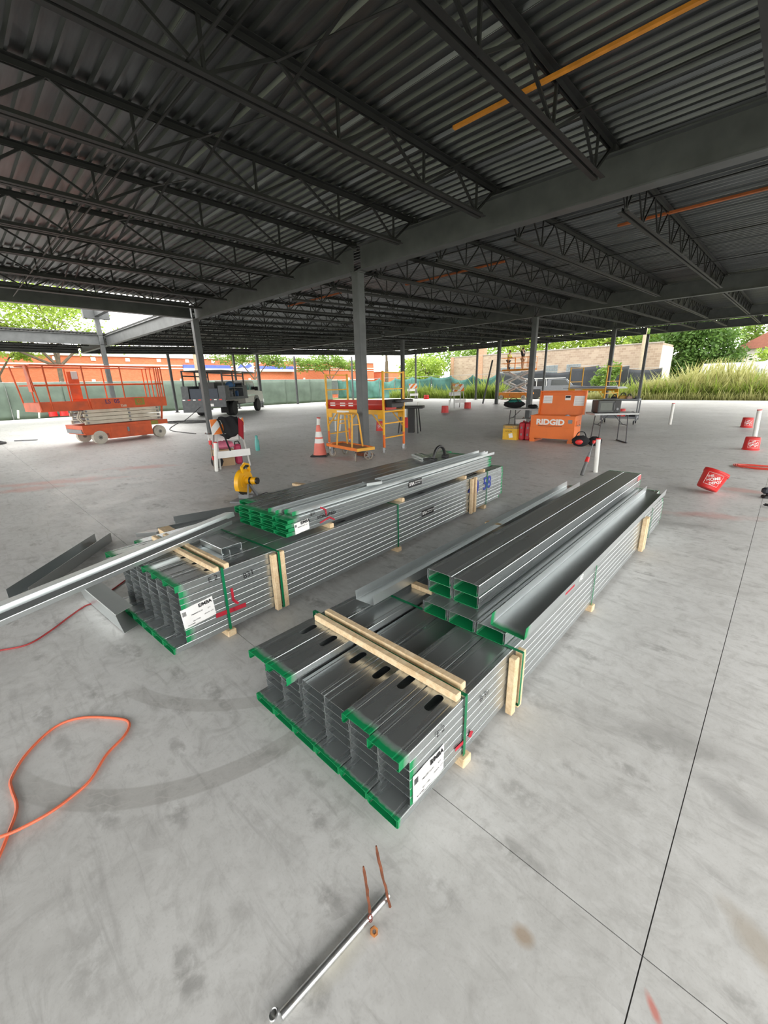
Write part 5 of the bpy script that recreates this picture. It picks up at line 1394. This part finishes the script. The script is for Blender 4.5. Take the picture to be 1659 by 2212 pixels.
    for sy in (-1, 1):
        MB().ell((hd.x - .005, sy * .03, hd.z + .012), .008, .012, .007, 8, 6).build('eye', BLACK, t, True); MB().ell((hd.x - .10, sy * .082 * s, hd.z - .005), .02, .01, .03, 8, 6).build('ear', SKIN, t, True)
    MB().bx(hd.x - .008, hd.x + .006, -.022, .022, hd.z - .055, hd.z - .047).build('mouth', mat('lip', (.3, .1, .08), .6), t)
    return tag(t, label, 'person')
HIVIS = mat('hi_vis_yellow', (.50, .55, .03), .8); DPANT = mat('dark_trousers', (.022, .022, .026), .85); TANP = mat('tan_shorts', (.38, .27, .18), .85)
pf = lambda x, y, z: Vector((-18.95, 35.2, 0)) + Matrix.Rotation(R(-6), 3, 'Z') @ Vector((x, y, z))
person(pf(.18, .55, 2.472), R(-10), [((.16, -.27, 1.18), (.36, -.24, 1.08), (.46, -.22, 1.08)), ((.12, .27, 1.15), (.32, .25, 1.06), (.42, .24, 1.07))], 'worker in a hi-vis yellow top leaning on the lift rail', HIVIS, DPANT, hat=mat('black_cap', (.015, .015, .016), .8), lean=.12, s=.93)
person(pf(1.62, .55, 2.472), R(170), [((.05, -.26, 1.62), (.14, -.2, 1.80), (.16, -.18, 1.88)), ((.02, .27, 1.62), (.12, .2, 1.80), (.14, .19, 1.88))], 'worker in a black shirt and tan trousers reaching up on the lift', JB, TANP, lean=.06, s=1.0, headtilt=-.02)

# ---- flatbed service truck at left
def wheel(parent, x, y, r, w, hubm=GREY):
    o = MB().lathe([(r * .62, -w / 2), (r * .95, -w / 2), (r, -w / 2 + .03), (r, w / 2 - .03), (r * .95, w / 2), (r * .62, w / 2)], 24)
    o.v = [(x + z, y + a, r + b) for a, b, z in [(v[0], v[1], v[2]) for v in o.v]]
    q = o.build('wheel', RUBBER, parent, True)
    MB().cyl((x - w * .35, y, r), (x + w * .35, y, r), r * .6, 16).build('rim', hubm, q, True)
    return q
t = empty('flatbed_truck', (-24.5, 11.1, 0), R(41.5))
TB = mat('truck_bed_grey', (.085, .09, .095), .6, .1, .2); CAB = mat('pale_cab_paint', (.60, .58, .52), .35, 0, .06); GL_ = mat('dark_glass', (.02, .025, .028), .12)
for sx in (-1, 1):
    for dx in (0, -.24 * sx): wheel(t, sx * 1.0 + dx, .3, .42, .22)
    wheel(t, sx * .98, 4.6, .42, .24)
MB().bx(-.5, .5, -1.0, 5.2, .55, .75).build('frame_rails', BLACK, t); MB().bx(-1.25, 1.25, -1.25, 2.3, .92, 1.02).build('bed_floor', TB, t)
MB().bx(-1.25, -.05, -1.3, -1.24, .28, 1.02).build('tail_panel', TB, t); MB().bx(.1, 1.25, -1.3, -1.24, .55, .98).build('tail_panel', TB, t)
for k in range(8):
    MB().bx(-1.2 + k * .3, -1.05 + k * .3, -1.31, -1.30, .93, .99).build('reflective_tape', RED if k % 2 else WHITE, t)
MB().bx(-1.25, -.85, -1.2, 2.2, 1.02, 1.7).build('side_toolbox', TB, t)
for (y0, y1) in ((-1.2, -.6), (1.5, 2.2)): MB().bx(.85, 1.25, y0, y1, 1.02, 1.7).build('side_toolbox', TB, t)
MB().bx(.85, 1.25, -.6, 1.5, 1.55, 1.6).build('open_shelf', TB, t); MB().bx(.85, 1.25, -.6, 1.5, 1.02, 1.08).build('open_shelf', TB, t)
MB().bx(-.8, .8, -1.15, -.9, 1.02, 1.55).build('tailgate_box', mat('dark_blue_box', (.02, .03, .05), .5), t)
for (x, y, c, sz) in ((.95, -.2, CHROME, .12), (1.0, .2, GREY, .15), (1.0, .6, CHROME, .1), (1.0, 1.1, mat('blue_can', (.03, .1, .25), .5), .16)): MB().bx(x - sz / 2, x + sz / 2, y - sz / 2, y + sz / 2, 1.08, 1.08 + sz * 2, .01).build('stowed_tool', c, t)
MB().bx(-.5, .4, -.6, 1.0, 1.02, 1.9).build('welder', BLACK, t); MB().ell((.9, .5, 1.72), .3, .25, .22).build('blue_tarp', mat('blue_tarp', (.04, .12, .26), .6), t, True)
RK = mat('rack_black', (.02, .02, .022), .5)
for sx in (-1, 1):
    for y in (-1.1, .4, 2.1): MB().bar((sx * 1.12, y, 1.0), (sx * 1.12, y, 2.5), .07).build('rack_post', RK, t)
    for z in (2.5, 2.25): MB().bar((sx * 1.12, -1.15, z), (sx * 1.12, 4.3 if z > 2.4 else 2.1, z), .06).build('rack_rail', RK, t)
for y in (-1.1, .4, 2.1, 4.2): MB().bar((-1.12, y, 2.5), (1.12, y, 2.5), .06).build('rack_bar', RK, t)
c = MB(); prof = [(2.45, .62), (6.0, .62), (6.05, 1.05), (5.9, 1.28), (4.75, 1.36), (4.15, 1.98), (2.75, 2.02), (2.45, 1.4)]
c.prism(prof, -.98, .98, 'x'); c.build('cab', CAB, t)
for x in (-.985, .985):
    MB().prism([(2.75, 1.42), (3.35, 1.42), (3.35, 1.9), (2.85, 1.9)], min(x, x * 1.004), max(x, x * 1.004), 'x').build('side_window', GL_, t); MB().prism([(3.45, 1.42), (4.55, 1.42), (4.12, 1.9), (3.45, 1.9)], min(x, x * 1.004), max(x, x * 1.004), 'x').build('side_window', GL_, t)
    MB().prism([(4.1, .6), (4.15, .9), (4.35, 1.05), (4.85, 1.05), (5.05, .9), (5.1, .6)], min(x, x * 1.01), max(x, x * 1.01), 'x').build('wheel_arch', BLACK, t)
    MB().bx(x * 1.0 - .12 + (.12 if x > 0 else -.12), x * 1.0 + .12 + (.12 if x > 0 else -.12), 4.35, 4.45, 1.36, 1.62, .02).build('mirror', BLACK, t); MB().bx(x - .004, x + .004, 2.6, 4.3, 1.05, 1.1).build('trim_strip', CHROME, t)
MB().bx(-.85, .85, 2.435, 2.45, 1.5, 1.92).build('rear_window', GL_, t); MB().bx(-1, 1, 5.98, 6.12, .5, .75, .02).build('front_bumper', CHROME, t)
for sx in (-1, 1): MB().bx(sx * .72 - .22, sx * .72 + .22, -.35, -.33, .18, .75).build('mud_flap', RUBBER, t)
MB().bx(.15, .55, -1.32, -1.3, .60, .74).build('number_plate', WHITE, t); MB().cyl((.4, -1.4, .45), (.4, -1.2, .45), .05, 8).build('hitch', GREY, t)
tag(t, 'grey flatbed service truck with pale cab and black ladder rack', 'truck')
coil(-20.9, 8.1, 1.3, .6, 5, .022, mat('dark_cable', (.03, .03, .03), .7), 'dark cables piled on the floor behind the flatbed truck', R(40), 'cable_pile', 5)
cord('power_cable', [(-23.2, 9.7, .6), (-22.6, 8.6, .03), (-20.2, 7.2, .012), (-17.5, 6.0, .012), (-15.2, 6.05, .012)], .018, mat('dark_cable2', (.05, .05, .05), .7), 'dark cable running from the flatbed truck to the column', 'cable')
coil(-15.2, 6.9, .5, .35, 3, .015, MATS['dark_cable'], 'small dark cable pile at the foot of the left column', 0, 'cable_pile', 8)
coil(-18.3, .9, .5, .25, 4, .02, MATS['dark_cable'], 'dark debris pile at the left edge of the floor', 0, 'debris_pile', 9)
tag(MB().bar((-18.7, 1.4, .02), (-18.3, 1.95, .02), .06, .03).build('steel_offcut', GREY), 'thin grey bar on the floor at far left', 'bar')

# ---- grey pickup beyond the slab
t = empty('pickup_truck', (-18.6, 41.5, -.2), R(-62))
PG = mat('pickup_grey', (.15, .16, .18), .35, .3, .08)
for sx in (-1, 1):
    wheel(t, sx * .85, 0, .40, .26); wheel(t, sx * .85, 3.7, .40, .26)
MB().prism([(-1.2, .5), (4.7, .5), (4.8, .8), (4.6, 1.15), (3.3, 1.25), (2.7, 1.85), (1.2, 1.88), (1.0, 1.22), (-1.2, 1.22)], -.95, .95, 'x').build('body', PG, t)
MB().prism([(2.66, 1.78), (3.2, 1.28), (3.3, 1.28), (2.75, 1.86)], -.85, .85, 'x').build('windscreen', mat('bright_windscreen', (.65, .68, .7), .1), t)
for x in (-.955, .955):
    MB().prism([(1.3, 1.28), (3.0, 1.28), (2.6, 1.78), (1.35, 1.8)], min(x, x * 1.004), max(x, x * 1.004), 'x').build('side_window', GL_, t); MB().prism([(3.2, .5), (3.3, .95), (4.1, .95), (4.2, .5)], min(x, x * 1.01), max(x, x * 1.01), 'x').build('wheel_arch', BLACK, t); MB().prism([(-.5, .5), (-.4, .95), (.4, .95), (.5, .5)], min(x, x * 1.01), max(x, x * 1.01), 'x').build('wheel_arch', BLACK, t)
    for y in (-1.0, 0, .9): MB().bar((x * .9, y, 1.2), (x * .9, y, 1.95), .06).build('rack_post', LGREY, t)
    MB().bar((x * .9, -1.1, 1.95), (x * .9, 2.6, 1.95), .06).build('rack_rail', LGREY, t)
MB().bx(-.7, .7, -1.0, .6, 1.22, 1.7).build('load', BLACK, t)
tag(t, 'dark grey pickup truck with ladder rack parked beyond the slab', 'truck')

# ---- second scaffold far right with white sheets
sc2 = scaffold((-7.6, 20.6, 0), R(-20), 1.9, .85, 2.1, 'yellow scaffold behind the job box with white sheets on it', platz=1.15)
for k, (ly, lz, dr) in enumerate(((.12, 1.152, 0), (.20, 1.19, 4), (.10, 1.225, -3))):
    o = MB().bx(-.2 + .25 * k, 2.6 - .2 * k, -.15, .5, 0, .03).build('white_sheet', mat('white_sheet', (.6, .62, .68), .5), None, loc=Vector((-7.6, 20.6, lz)) + Matrix.Rotation(R(-20), 3, 'Z') @ Vector((-.2, ly + .1, 0)), rot=(0, 0, R(-20 + dr)))
    tag(o, '%s white sheet stacked on the far yellow scaffold' % ['lowest', 'middle', 'topmost'][k], 'sheet', 'white sheets on the far scaffold')
b2 = barricade((-15.0, 22.6, 0), R(100), '', s=1.5, wide=.8); b2.rotation_euler = (R(0), 0, R(60))
tag(b2, 'far folding barricade draped with a pale cloth', 'barricade')
cloth = drape('pale_cloth', lambda u, v: (-.42 + .5 * u, (.36 + (-.18 if v < .5 else .12) * abs(v - .5) * 2), 1.52 - abs(v - .5) * .8 + .03 * math.sin(9 * u)), 10, 12, mat('pale_yellow_cloth', (.62, .52, .25), .9)); cloth.location = b2.location; cloth.rotation_euler = b2.rotation_euler
tag(cloth, 'pale yellow cloth over the far barricade', 'cloth')
b3 = barricade((-28.2, 34.0, 0), R(60), '', s=1.6, wide=.9)
tag(b3, 'farthest striped barricade before the teal fence screen', 'barricade')
# ================================================================== outside: fences, buildings, trees, weeds
def fence_run(p0, p1, n, h, m, label, group, sag=0.0, seed=1, z0=-.2, top_rail=True, hvar=None):
    p0, p1 = Vector(p0), Vector(p1); rnd = random.Random(seed); PM = mat('fence_post_galv', (.3, .31, .31), .5, .5)
    d = (p1 - p0) / n; rz = math.atan2(d.y, d.x); L = d.length
    for k in range(n):
        t = empty('fence_panel', p0 + d * k + Vector((0, 0, z0)), rz)
        hh = h if hvar is None else h + (hvar[k % len(hvar)])
        MB().cyl((0, 0, 0), (0, 0, hh + .05), .035, 8).build('post', PM, t, True)
        MB().cyl((0, -.12, .12), (0, .5, .12), .03, 6).build('foot', PM, t)
        if top_rail: MB().cyl((0, 0, hh), (L, 0, hh), .022, 6).build('top_rail', PM, t)
        nu, nv = 14, 8; ph = rnd.uniform(0, 6); sg = sag * rnd.uniform(.3, 1.0)
        vs = []; fs = []
        for i in range(nu + 1):
            u = i / nu; top = hh - .02 - sg * math.sin(math.pi * u) ** .8
            for j in range(nv + 1):
                v = j / nv; z = .06 + (top - .06) * v
                vs.append((u * L, -.05 + (.06 + .22 * sag) * math.sin(5 * u + ph + 2 * v) * math.sin(math.pi * v) + .02 * math.sin(17 * u + ph), z))
        for i in range(nu):
            for j in range(nv):
                a = i * (nv + 1) + j; fs.append((a, a + nv + 1, a + nv + 2, a + 1))
        o = MB().add(vs, fs).build('screen_cloth', m, t, True); md = o.modifiers.new('thick', 'SOLIDIFY'); md.thickness = .008
        tag(t, label % ORD[k], 'fence', group)
SCR_G = mat('grey_green_screen', (.10, .135, .11), .85, 0, .18, 1.2); SCR_T = mat('teal_screen', (.055, .155, .135), .8, 0, .25, 1.5); SCR_B = mat('black_screen', (.028, .032, .038), .8, 0, .2, 1.5)
fence_run((-36.6, -9, 0), (-36.6, 30, 0), 13, 2.42, SCR_G, 'fence panel with grey-green screen on the left, %s from the left', 'left screened fence panels')
fence_run((-46, 38.8, 0), (-21.5, 38.8, 0), 9, 2.5, SCR_T, 'fence panel with teal screen beyond the slab, %s from the left', 'teal screened fence panels', sag=.55, seed=4)
fence_run((-24.5, 44.8, 0), (-8.6, 44.8, 0), 6, 2.7, SCR_B, 'fence panel with black screen before the block wall, %s from the left', 'black screened fence panels', sag=.15, seed=6, hvar=[0, .1, -.1, .35, .2, -.1])
fence_run((-6.5, 51, 0), (9, 51, 0), 4, 2.9, mat('pale_boards', (.5, .5, .48), .8), 'pale board fence behind the tall grass, %s from the left', 'pale fence panels', seed=8)

def brick(name, c1, c2, mortar, scale, w=.5, h=.25, rough=.85, patch=None):
    m, nt, b = _nodes(name)
    co = N(nt, 'ShaderNodeTexCoord').outputs['Object']; sp = N(nt, 'ShaderNodeSeparateXYZ'); nt.links.new(co, sp.inputs[0])
    cb = N(nt, 'ShaderNodeCombineXYZ'); nt.links.new(math_(nt, 'ADD', sp.outputs[0], sp.outputs[1]), cb.inputs[0]); nt.links.new(sp.outputs[2], cb.inputs[1])
    br = N(nt, 'ShaderNodeTexBrick'); nt.links.new(cb.outputs[0], br.inputs['Vector'])
    br.inputs['Color1'].default_value = (*c1, 1); br.inputs['Color2'].default_value = (*c2, 1); br.inputs['Mortar'].default_value = (*mortar, 1)
    br.inputs['Scale'].default_value = scale; br.inputs['Mortar Size'].default_value = .012; br.inputs['Brick Width'].default_value = w; br.inputs['Row Height'].default_value = h
    c = br.outputs['Color']
    v = noise(nt, co, .5, 4); c = mix(nt, ramp(nt, v, .35, .7, 0, .35), c, patch or tuple(x * .8 for x in c1))
    nt.links.new(c, b.inputs['Base Color']); b.inputs['Roughness'].default_value = rough
    return m
RBK = brick('red_orange_brick', (.50, .12, .05), (.58, .16, .075), (.45, .2, .12), 2.0, .4, .15)
CMU = brick('tan_concrete_block', (.34, .27, .20), (.24, .175, .125), (.36, .30, .24), 1.0, .42, .21, patch=(.38, .31, .24))
OBK = brick('orange_brick_pier', (.40, .24, .15), (.32, .18, .11), (.4, .3, .22), 2.0, .4, .15)
WTRIM = mat('white_stone_trim', (.72, .70, .66), .7)
# red brick shop building on the left
t = empty('brick_shop_building', (-50, 0, -.2))
MB().bx(-9, 0, -14, 50, 0, 5.05).build('wall', RBK, t); MB().bx(-9.1, .15, -14.1, 50.1, 5.05, 5.45).build('parapet_cap', WTRIM, t)
for z0, z1 in ((4.22, 4.34), (3.92, 4.02), (2.5, 2.62)): MB().bx(0, .08, -14, 50, z0, z1).build('white_band', WTRIM, t)
for k in range(20): MB().bx(0, .06, -10 + 3.0 * k, -9.6 + 3.0 * k, 4.62, 4.95).build('white_square', WTRIM, t)
BLU = mat('sign_blue', (.09, .13, .42), .5)
for (y0, y1) in ((19.6, 25.2), (28.6, 34.2)):
    MB().bx(.08, .35, y0, y1, 4.0, 4.38).build('blue_fascia', BLU, t); MB().bx(.08, .4, y0, y1, 3.7, 4.0).build('white_fascia', WTRIM, t)
sg = MB().bx(.08, .3, 25.8, 28.3, 3.5, 4.75, .05).build('shop_sign', WTRIM, t)
MB().prism([(26.0, 4.0), (26.5, 4.55), (27.1, 4.3), (27.7, 4.68), (28.1, 4.35), (27.4, 4.05), (26.7, 4.2)], .3, .34, 'x').build('sign_graphic', BLU, sg); MB().bx(.3, .33, 26.6, 28.1, 3.62, 3.82).build('sign_lettering_bar', mat('sign_grey', (.3, .3, .4), .5), sg)
for k in range(14):
    y = -10 + 4.2 * k
    MB().bx(0, .04, y, y + 2.6, .5, 2.5).build('shop_window', mat('shop_glass', (.10, .12, .12), .2), t); MB().bx(0, .07, y - .3, y, .3, 2.9).build('white_pier', WTRIM, t) if k % 2 else None
tag(t, 'long red brick shop building with white bands behind the left fence', 'building')
t = empty('brick_wing_building', (-50, 52, -.2)); MB().bx(-6, 0, 0, 10.5, 0, 3.75).build('wall', RBK, t); MB().bx(-6.1, .12, -.1, 10.6, 3.75, 4.0).build('parapet_cap', WTRIM, t); MB().bx(0, .08, 0, 10.5, .3, .4).build('white_band', WTRIM, t)
tag(t, 'low red brick wing with white cap right of the shop building', 'building')
# concrete block building
t = empty('block_building', (-33, 47.4, -.2))
MB().bx(0, 23.6, 0, 4.6, 0, 4.85).build('wall', CMU, t); MB().bx(-.05, 23.65, -.06, .2, 4.85, 4.95).build('coping', mat('grey_coping', (.3, .27, .24), .8), t)
MB().bx(23.6, 23.68, 0, 4.6, 0, 4.62).build('peeling_side_wall', mat('peeling_white_wall', (.62, .58, .50), .85, 0, .15, 1.6, dirt=(.26, .21, .16)), t)
for (a, b_) in ((-.02, .45), (4.05, 4.75)): MB().bx(a, b_, -.10, 0, 0, 4.9 if a != 4.0 else 6.0).build('brick_pier', OBK, t)
MB().bx(4.05, 4.85, .0, .7, 4.85, 6.0).build('chimney', OBK, t)
GB = mat('glass_block', (.16, .19, .20), .2)
for x in (8.3, 12.6, 15.0, 7.0):
    w = MB().bx(x, x + 1.5, -.04, .02, 2.35, 3.35).build('glass_block_window', mat('window_mortar', (.35, .33, .3), .8), t)
    for i in range(5):
        for j in range(3): MB().bx(x + .04 + i * .29, x + .30 + i * .29, -.07, -.04, 2.39 + j * .32, 2.67 + j * .32).build('glass_block', GB, w)
MB().cyl((21.5, 2.5, 4.85), (21.5, 2.5, 5.6), .18, 10).build('roof_vent', CHROME, t, True)
tag(t, 'tan concrete block building behind the black fence', 'building')
t = empty('house', (-5.0, 64, -.2)); MB().bx(0, 14, 0, 9, 0, 4.6).build('wall', mat('pale_siding', (.6, .58, .55), .8), t); MB().prism([(-.6, 4.6), (14.6, 4.6), (10.5, 7.2), (3.6, 7.2)], -.6, 9.6).build('roof', mat('red_brown_shingle', (.26, .10, .07), .85), t); MB().bx(2, 3.4, -.05, .02, 2.2, 3.8).build('window', GL_, t); MB().bx(6, 7.4, -.05, .02, 2.2, 3.8).build('window', GL_, t)
tag(t, 'pale house with red-brown roof at the far right', 'house')
t = empty('canopy_tent', (-2.2, 45.2, -.2)); CT = mat('grey_canopy', (.28, .30, .33), .7)
MB().add([(0, 0, 2.6), (5, 0, 2.6), (5, 4, 2.6), (0, 4, 2.6), (2.2, 2, 4.2), (2.8, 2, 4.2)], [(0, 1, 5, 4), (1, 2, 5), (2, 3, 4, 5), (3, 0, 4), (3, 2, 1, 0)]).build('canopy', CT, t)
MB().bx(0, 5, -.01, .01, 2.25, 2.6).build('white_valance', WHITE, t)
for x in (.05, 4.95):
    for y in (.05, 3.95): MB().bx(x - .03, x + .03, y - .03, y + .03, 0, 2.6).build('leg', GREY, t)
tag(t, 'grey canopy tent behind the tall grass at right', 'tent')
pol = MB().cyl((-44, 18.6, -.2), (-44, 18.6, 9), .16, 10).build('utility_pole', mat('weathered_pole', (.34, .28, .2), .8), None, True); tag(pol, 'weathered wooden utility pole behind the flatbed truck', 'pole')
pol = MB().cyl((-10.8, 46.6, -.2), (-10.8, 46.6, 9), .15, 10).build('utility_pole', MATS['weathered_pole'], None, True); tag(pol, 'wooden utility pole before the block building', 'pole')

# ---- trees
def leafmat(name, c1, c2):
    m, nt, b = _nodes(name)
    P = N(nt, 'ShaderNodeNewGeometry').outputs['Position']
    v = noise(nt, P, 1.3, 3); v2 = noise(nt, P, 14, 1)
    c = mix(nt, ramp(nt, v, .35, .65), c1, c2); c = mix(nt, ramp(nt, v2, .4, .7, 0, .4), c, tuple(min(1, x * 1.5) for x in c2))
    nt.links.new(c, b.inputs['Base Color']); b.inputs['Roughness'].default_value = .6
    tr = N(nt, 'ShaderNodeBsdfTranslucent'); nt.links.new(c, tr.inputs[0])
    mx = N(nt, 'ShaderNodeMixShader'); mx.inputs[0].default_value = .4
    nt.links.new(b.outputs[0], mx.inputs[1]); nt.links.new(tr.outputs[0], mx.inputs[2]); nt.links.new(mx.outputs[0], nt.nodes['Material Output'].inputs[0])
    return m
LF_L = leafmat('light_green_leaves', (.16, .26, .03), (.30, .40, .06)); LF_D = leafmat('dark_green_leaves', (.04, .10, .015), (.09, .17, .03)); LF_M = leafmat('mid_green_leaves', (.09, .18, .025), (.19, .29, .05))
BARK = mat('bark', (.11, .085, .06), .9, 0, .3, 8)
def tree(base, trunk_h, crowns, n, leaf, lm, label, tr=.18, group='trees around the site', seed=1, fork=3):
    rnd = random.Random(seed); t = empty('tree', base)
    tb_ = MB(); fk = Vector((rnd.uniform(-.2, .2), rnd.uniform(-.2, .2), trunk_h))
    tb_.tube([(0, 0, 0), fk * .5 + Vector((.05, 0, 0)), fk], [tr, tr * .85, tr * .7], 10); tb_.build('trunk', BARK, t, True)
    br = MB()
    for (cx, cy, cz, rx, ry, rz_) in crowns:
        e = Vector((cx, cy, cz)); mid = fk.lerp(e, .5) + Vector((0, 0, .15 * (e - fk).length))
        br.tube([fk, mid, e], [tr * .55, tr * .35, tr * .12], 7)
        for q in range(fork):
            a = rnd.uniform(0, 6.28); e2 = e + Vector((rx * .8 * math.cos(a), ry * .8 * math.sin(a), rz_ * rnd.uniform(-.3, .7)))
            br.tube([mid.lerp(e, .3), e.lerp(e2, .4), e2], [tr * .25, tr * .16, tr * .05], 5)
    br.build('branches', BARK, t, True)
    tot = sum(c[3] * c[4] * c[5] for c in crowns); vs = []; fs = []
    for (cx, cy, cz, rx, ry, rz_) in crowns:
        k = int(n * rx * ry * rz_ / tot)
        clumps = []
        for _ in range(max(6, k // 45)):
            while True:
                p = Vector((rnd.uniform(-1, 1), rnd.uniform(-1, 1), rnd.uniform(-1, 1)))
                if .25 < p.length < 1: break
            clumps.append(p)
        for _ in range(k):
            c = rnd.choice(clumps); q = Vector((rnd.gauss(0, 1), rnd.gauss(0, 1), rnd.gauss(0, 1))) * .16
            p = Vector((cx + (c.x + q.x) * rx, cy + (c.y + q.y) * ry, cz + (c.z + q.z) * rz_))
            u = Vector((rnd.gauss(0, 1), rnd.gauss(0, 1), rnd.gauss(0, .6))).normalized(); w = u.cross(Vector((rnd.gauss(0, 1), rnd.gauss(0, 1), rnd.gauss(0, 1)))).normalized()
            s_ = leaf * rnd.uniform(.6, 1.3); o = len(vs)
            vs += [tuple(p - u * s_), tuple(p + w * s_ * .5), tuple(p + u * s_), tuple(p - w * s_ * .5)]; fs.append((o, o + 1, o + 2, o + 3))
    f = MB().add(vs, fs).build('foliage', lm, t); f['kind'] = 'stuff'
    return tag(t, label, 'tree', group)
tree((-42, 6.8, -.2), 3.6, [(.5, -3.2, 6.8, 2.6, 3.0, 1.7), (.5, .8, 7.0, 2.6, 3.2, 1.5), (0, 3.4, 5.6, 2.0, 2.0, 1.0), (0, -4.5, 4.6, 1.6, 1.6, .8), (-1, 0, 9, 3, 4, 1.5)], 9000, .13, LF_L, 'airy light green tree seen through the open roof bay', .22, seed=2)
tree((-43.5, 3.4, -.2), 3.0, [(0, -1.5, 4.9, 1.6, 2.0, .8), (0, 1.8, 4.9, 1.2, 1.5, .7)], 2600, .13, LF_L, 'small light tree left of the orange lift behind the fence', .15, seed=3)
tree((-44, 25.2, -.2), 2.6, [(0, -3, 4.9, 1.5, 2.4, .8), (0, .5, 5.3, 1.8, 2.4, 1.0), (0, 3, 4.6, 1.4, 1.8, .7)], 4200, .13, LF_M, 'small tree with spreading branches behind the pale truck cab', .14, seed=4)
tree((-46.5, 37.8, -.2), 2.4, [(0, -3.5, 4.4, 1.6, 2.6, .9), (0, 0, 5.0, 1.8, 2.8, 1.1), (0, 3.6, 4.4, 1.6, 2.4, .9)], 5200, .14, LF_M, 'small branching tree behind the yellow scaffold', .15, seed=5)
tree((-44, 46.5, -.2), 5.0, [(0, 0, 8, 3, 3, 2)], 2500, .16, LF_M, 'tall bare-trunked tree between the two brick buildings', .34, seed=6)
tree((-36.0, 44.3, -.2), 1.2, [(0, 0, 2.6, 2.6, 2.4, 2.2), (-1.5, 1, 3.6, 2.0, 2.0, 1.7), (1.6, .5, 3.4, 2.0, 2.0, 1.7)], 7000, .16, LF_L, 'bright green bushy tree left of the block building', .2, seed=7)
tree((-46, 66, -.2), 3, [(0, 0, 6, 7, 4, 3), (7, 2, 6, 6, 4, 2.6)], 5000, .28, LF_M, 'green trees standing behind the low brick wing', .3, seed=8)
tree((-25, 60, -.2), 3, [(-3, 0, 6.6, 4, 3, 2.2), (3, 0, 7.0, 4.5, 3, 2.2), (8, 0, 6.2, 3, 3, 1.8)], 6500, .25, LF_L, 'light green tree top above the block building near the workers', .3, seed=9)
tree((-11, 62, -.2), 3, [(-3, 0, 6.3, 3.5, 3, 2), (2, 0, 6.8, 3.5, 3, 2.4)], 5000, .25, LF_M, 'green tree above the right end of the block building', .3, seed=10)
tree((-8.2, 57.5, -.2), 1.5, [(-2, 0, 3.6, 2.6, 2.2, 2.8), (.6, 0, 4.2, 2.6, 2.2, 3.2), (2.6, 0, 3.4, 2.2, 2.0, 2.6), (-.5, 0, 6.6, 3.0, 2.4, 2.0)], 13000, .19, LF_D, 'large dark green tree mass right of the block building', .3, seed=11)
tree((-4.6, 72, -.2), 4, [(0, 0, 7.5, 3.5, 3, 2.5), (5, 0, 7.5, 3.5, 3, 2.2)], 3500, .25, LF_M, 'thin far tree behind the house roof', .25, seed=12)
tree((-1.6, 54, -.2), .8, [(0, 0, 2.9, 1.6, 1.6, 1.3), (2.4, 0, 2.6, 1.8, 1.6, 1.4)], 3500, .17, LF_L, 'light green bush before the house', .15, seed=13)
tree((-12.8, 43.2, -.2), .5, [(0, 0, 1.4, 1.1, .9, 1.2), (.5, 0, 2.4, .8, .7, .9)], 2200, .13, LF_M, 'green sapling bush right of the grey pickup', .08, seed=14)

# ---- weeds and tall grass beyond the slab: uncountable blades, one object per bed
def weeds(name, areas, m, label, seed):
    rnd = random.Random(seed); vs = []; fs = []
    for (x0, x1, y0, y1, n, h0, h1) in areas:
        for _ in range(n):
            x, y = rnd.uniform(x0, x1), rnd.uniform(y0, y1); h = rnd.uniform(h0, h1) * (1 if rnd.random() > .06 else 1.5); a = rnd.uniform(0, 6.283)
            dx, dy = math.cos(a), math.sin(a); b = h * rnd.uniform(.15, .7); w = .012 + .016 * h
            o = len(vs); z = -.2
            vs += [(x - dy * w, y + dx * w, z), (x + dy * w, y - dx * w, z), (x + dx * b * .35 - dy * w, y + dy * b * .35 + dx * w, z + h * .6), (x + dx * b * .35 + dy * w, y + dy * b * .35 - dx * w, z + h * .6), (x + dx * b, y + dy * b, z + h)]
            fs += [(o, o + 1, o + 3, o + 2), (o + 2, o + 3, o + 4)]
    return tag(MB().add(vs, fs).build(name, m), label, 'weeds', kind='stuff')
GR_Y = leafmat('dry_yellow_grass', (.22, .24, .07), (.40, .39, .16)); GR_G = leafmat('green_weeds', (.13, .20, .03), (.27, .34, .06))
weeds('tall_grass', [(-8.5, 4, 37.4, 41.5, 9000, .9, 1.75), (-6, -2, 38.5, 41, 3500, 1.3, 2.1), (-12, -9, 36.8, 40, 1500, .3, .9), (-12, 6, 36.3, 37.6, 6500, .25, .8), (-7, 4.5, 41, 44, 3000, 1.2, 1.9)], GR_Y, 'tall yellow-green grass beyond the right slab edge', 21)
weeds('green_weeds', [(-34, -21, 36.4, 38.3, 5200, .4, 1.2), (-24, -20, 36.6, 38.2, 900, 1.0, 1.7), (-31, -28, 36.6, 38, 600, .8, 1.5), (-10, 4, 37, 40.5, 5500, .6, 1.5), (-16, -11, 42.5, 44, 900, .3, .7)], GR_G, 'green weeds along the far slab edge', 22)
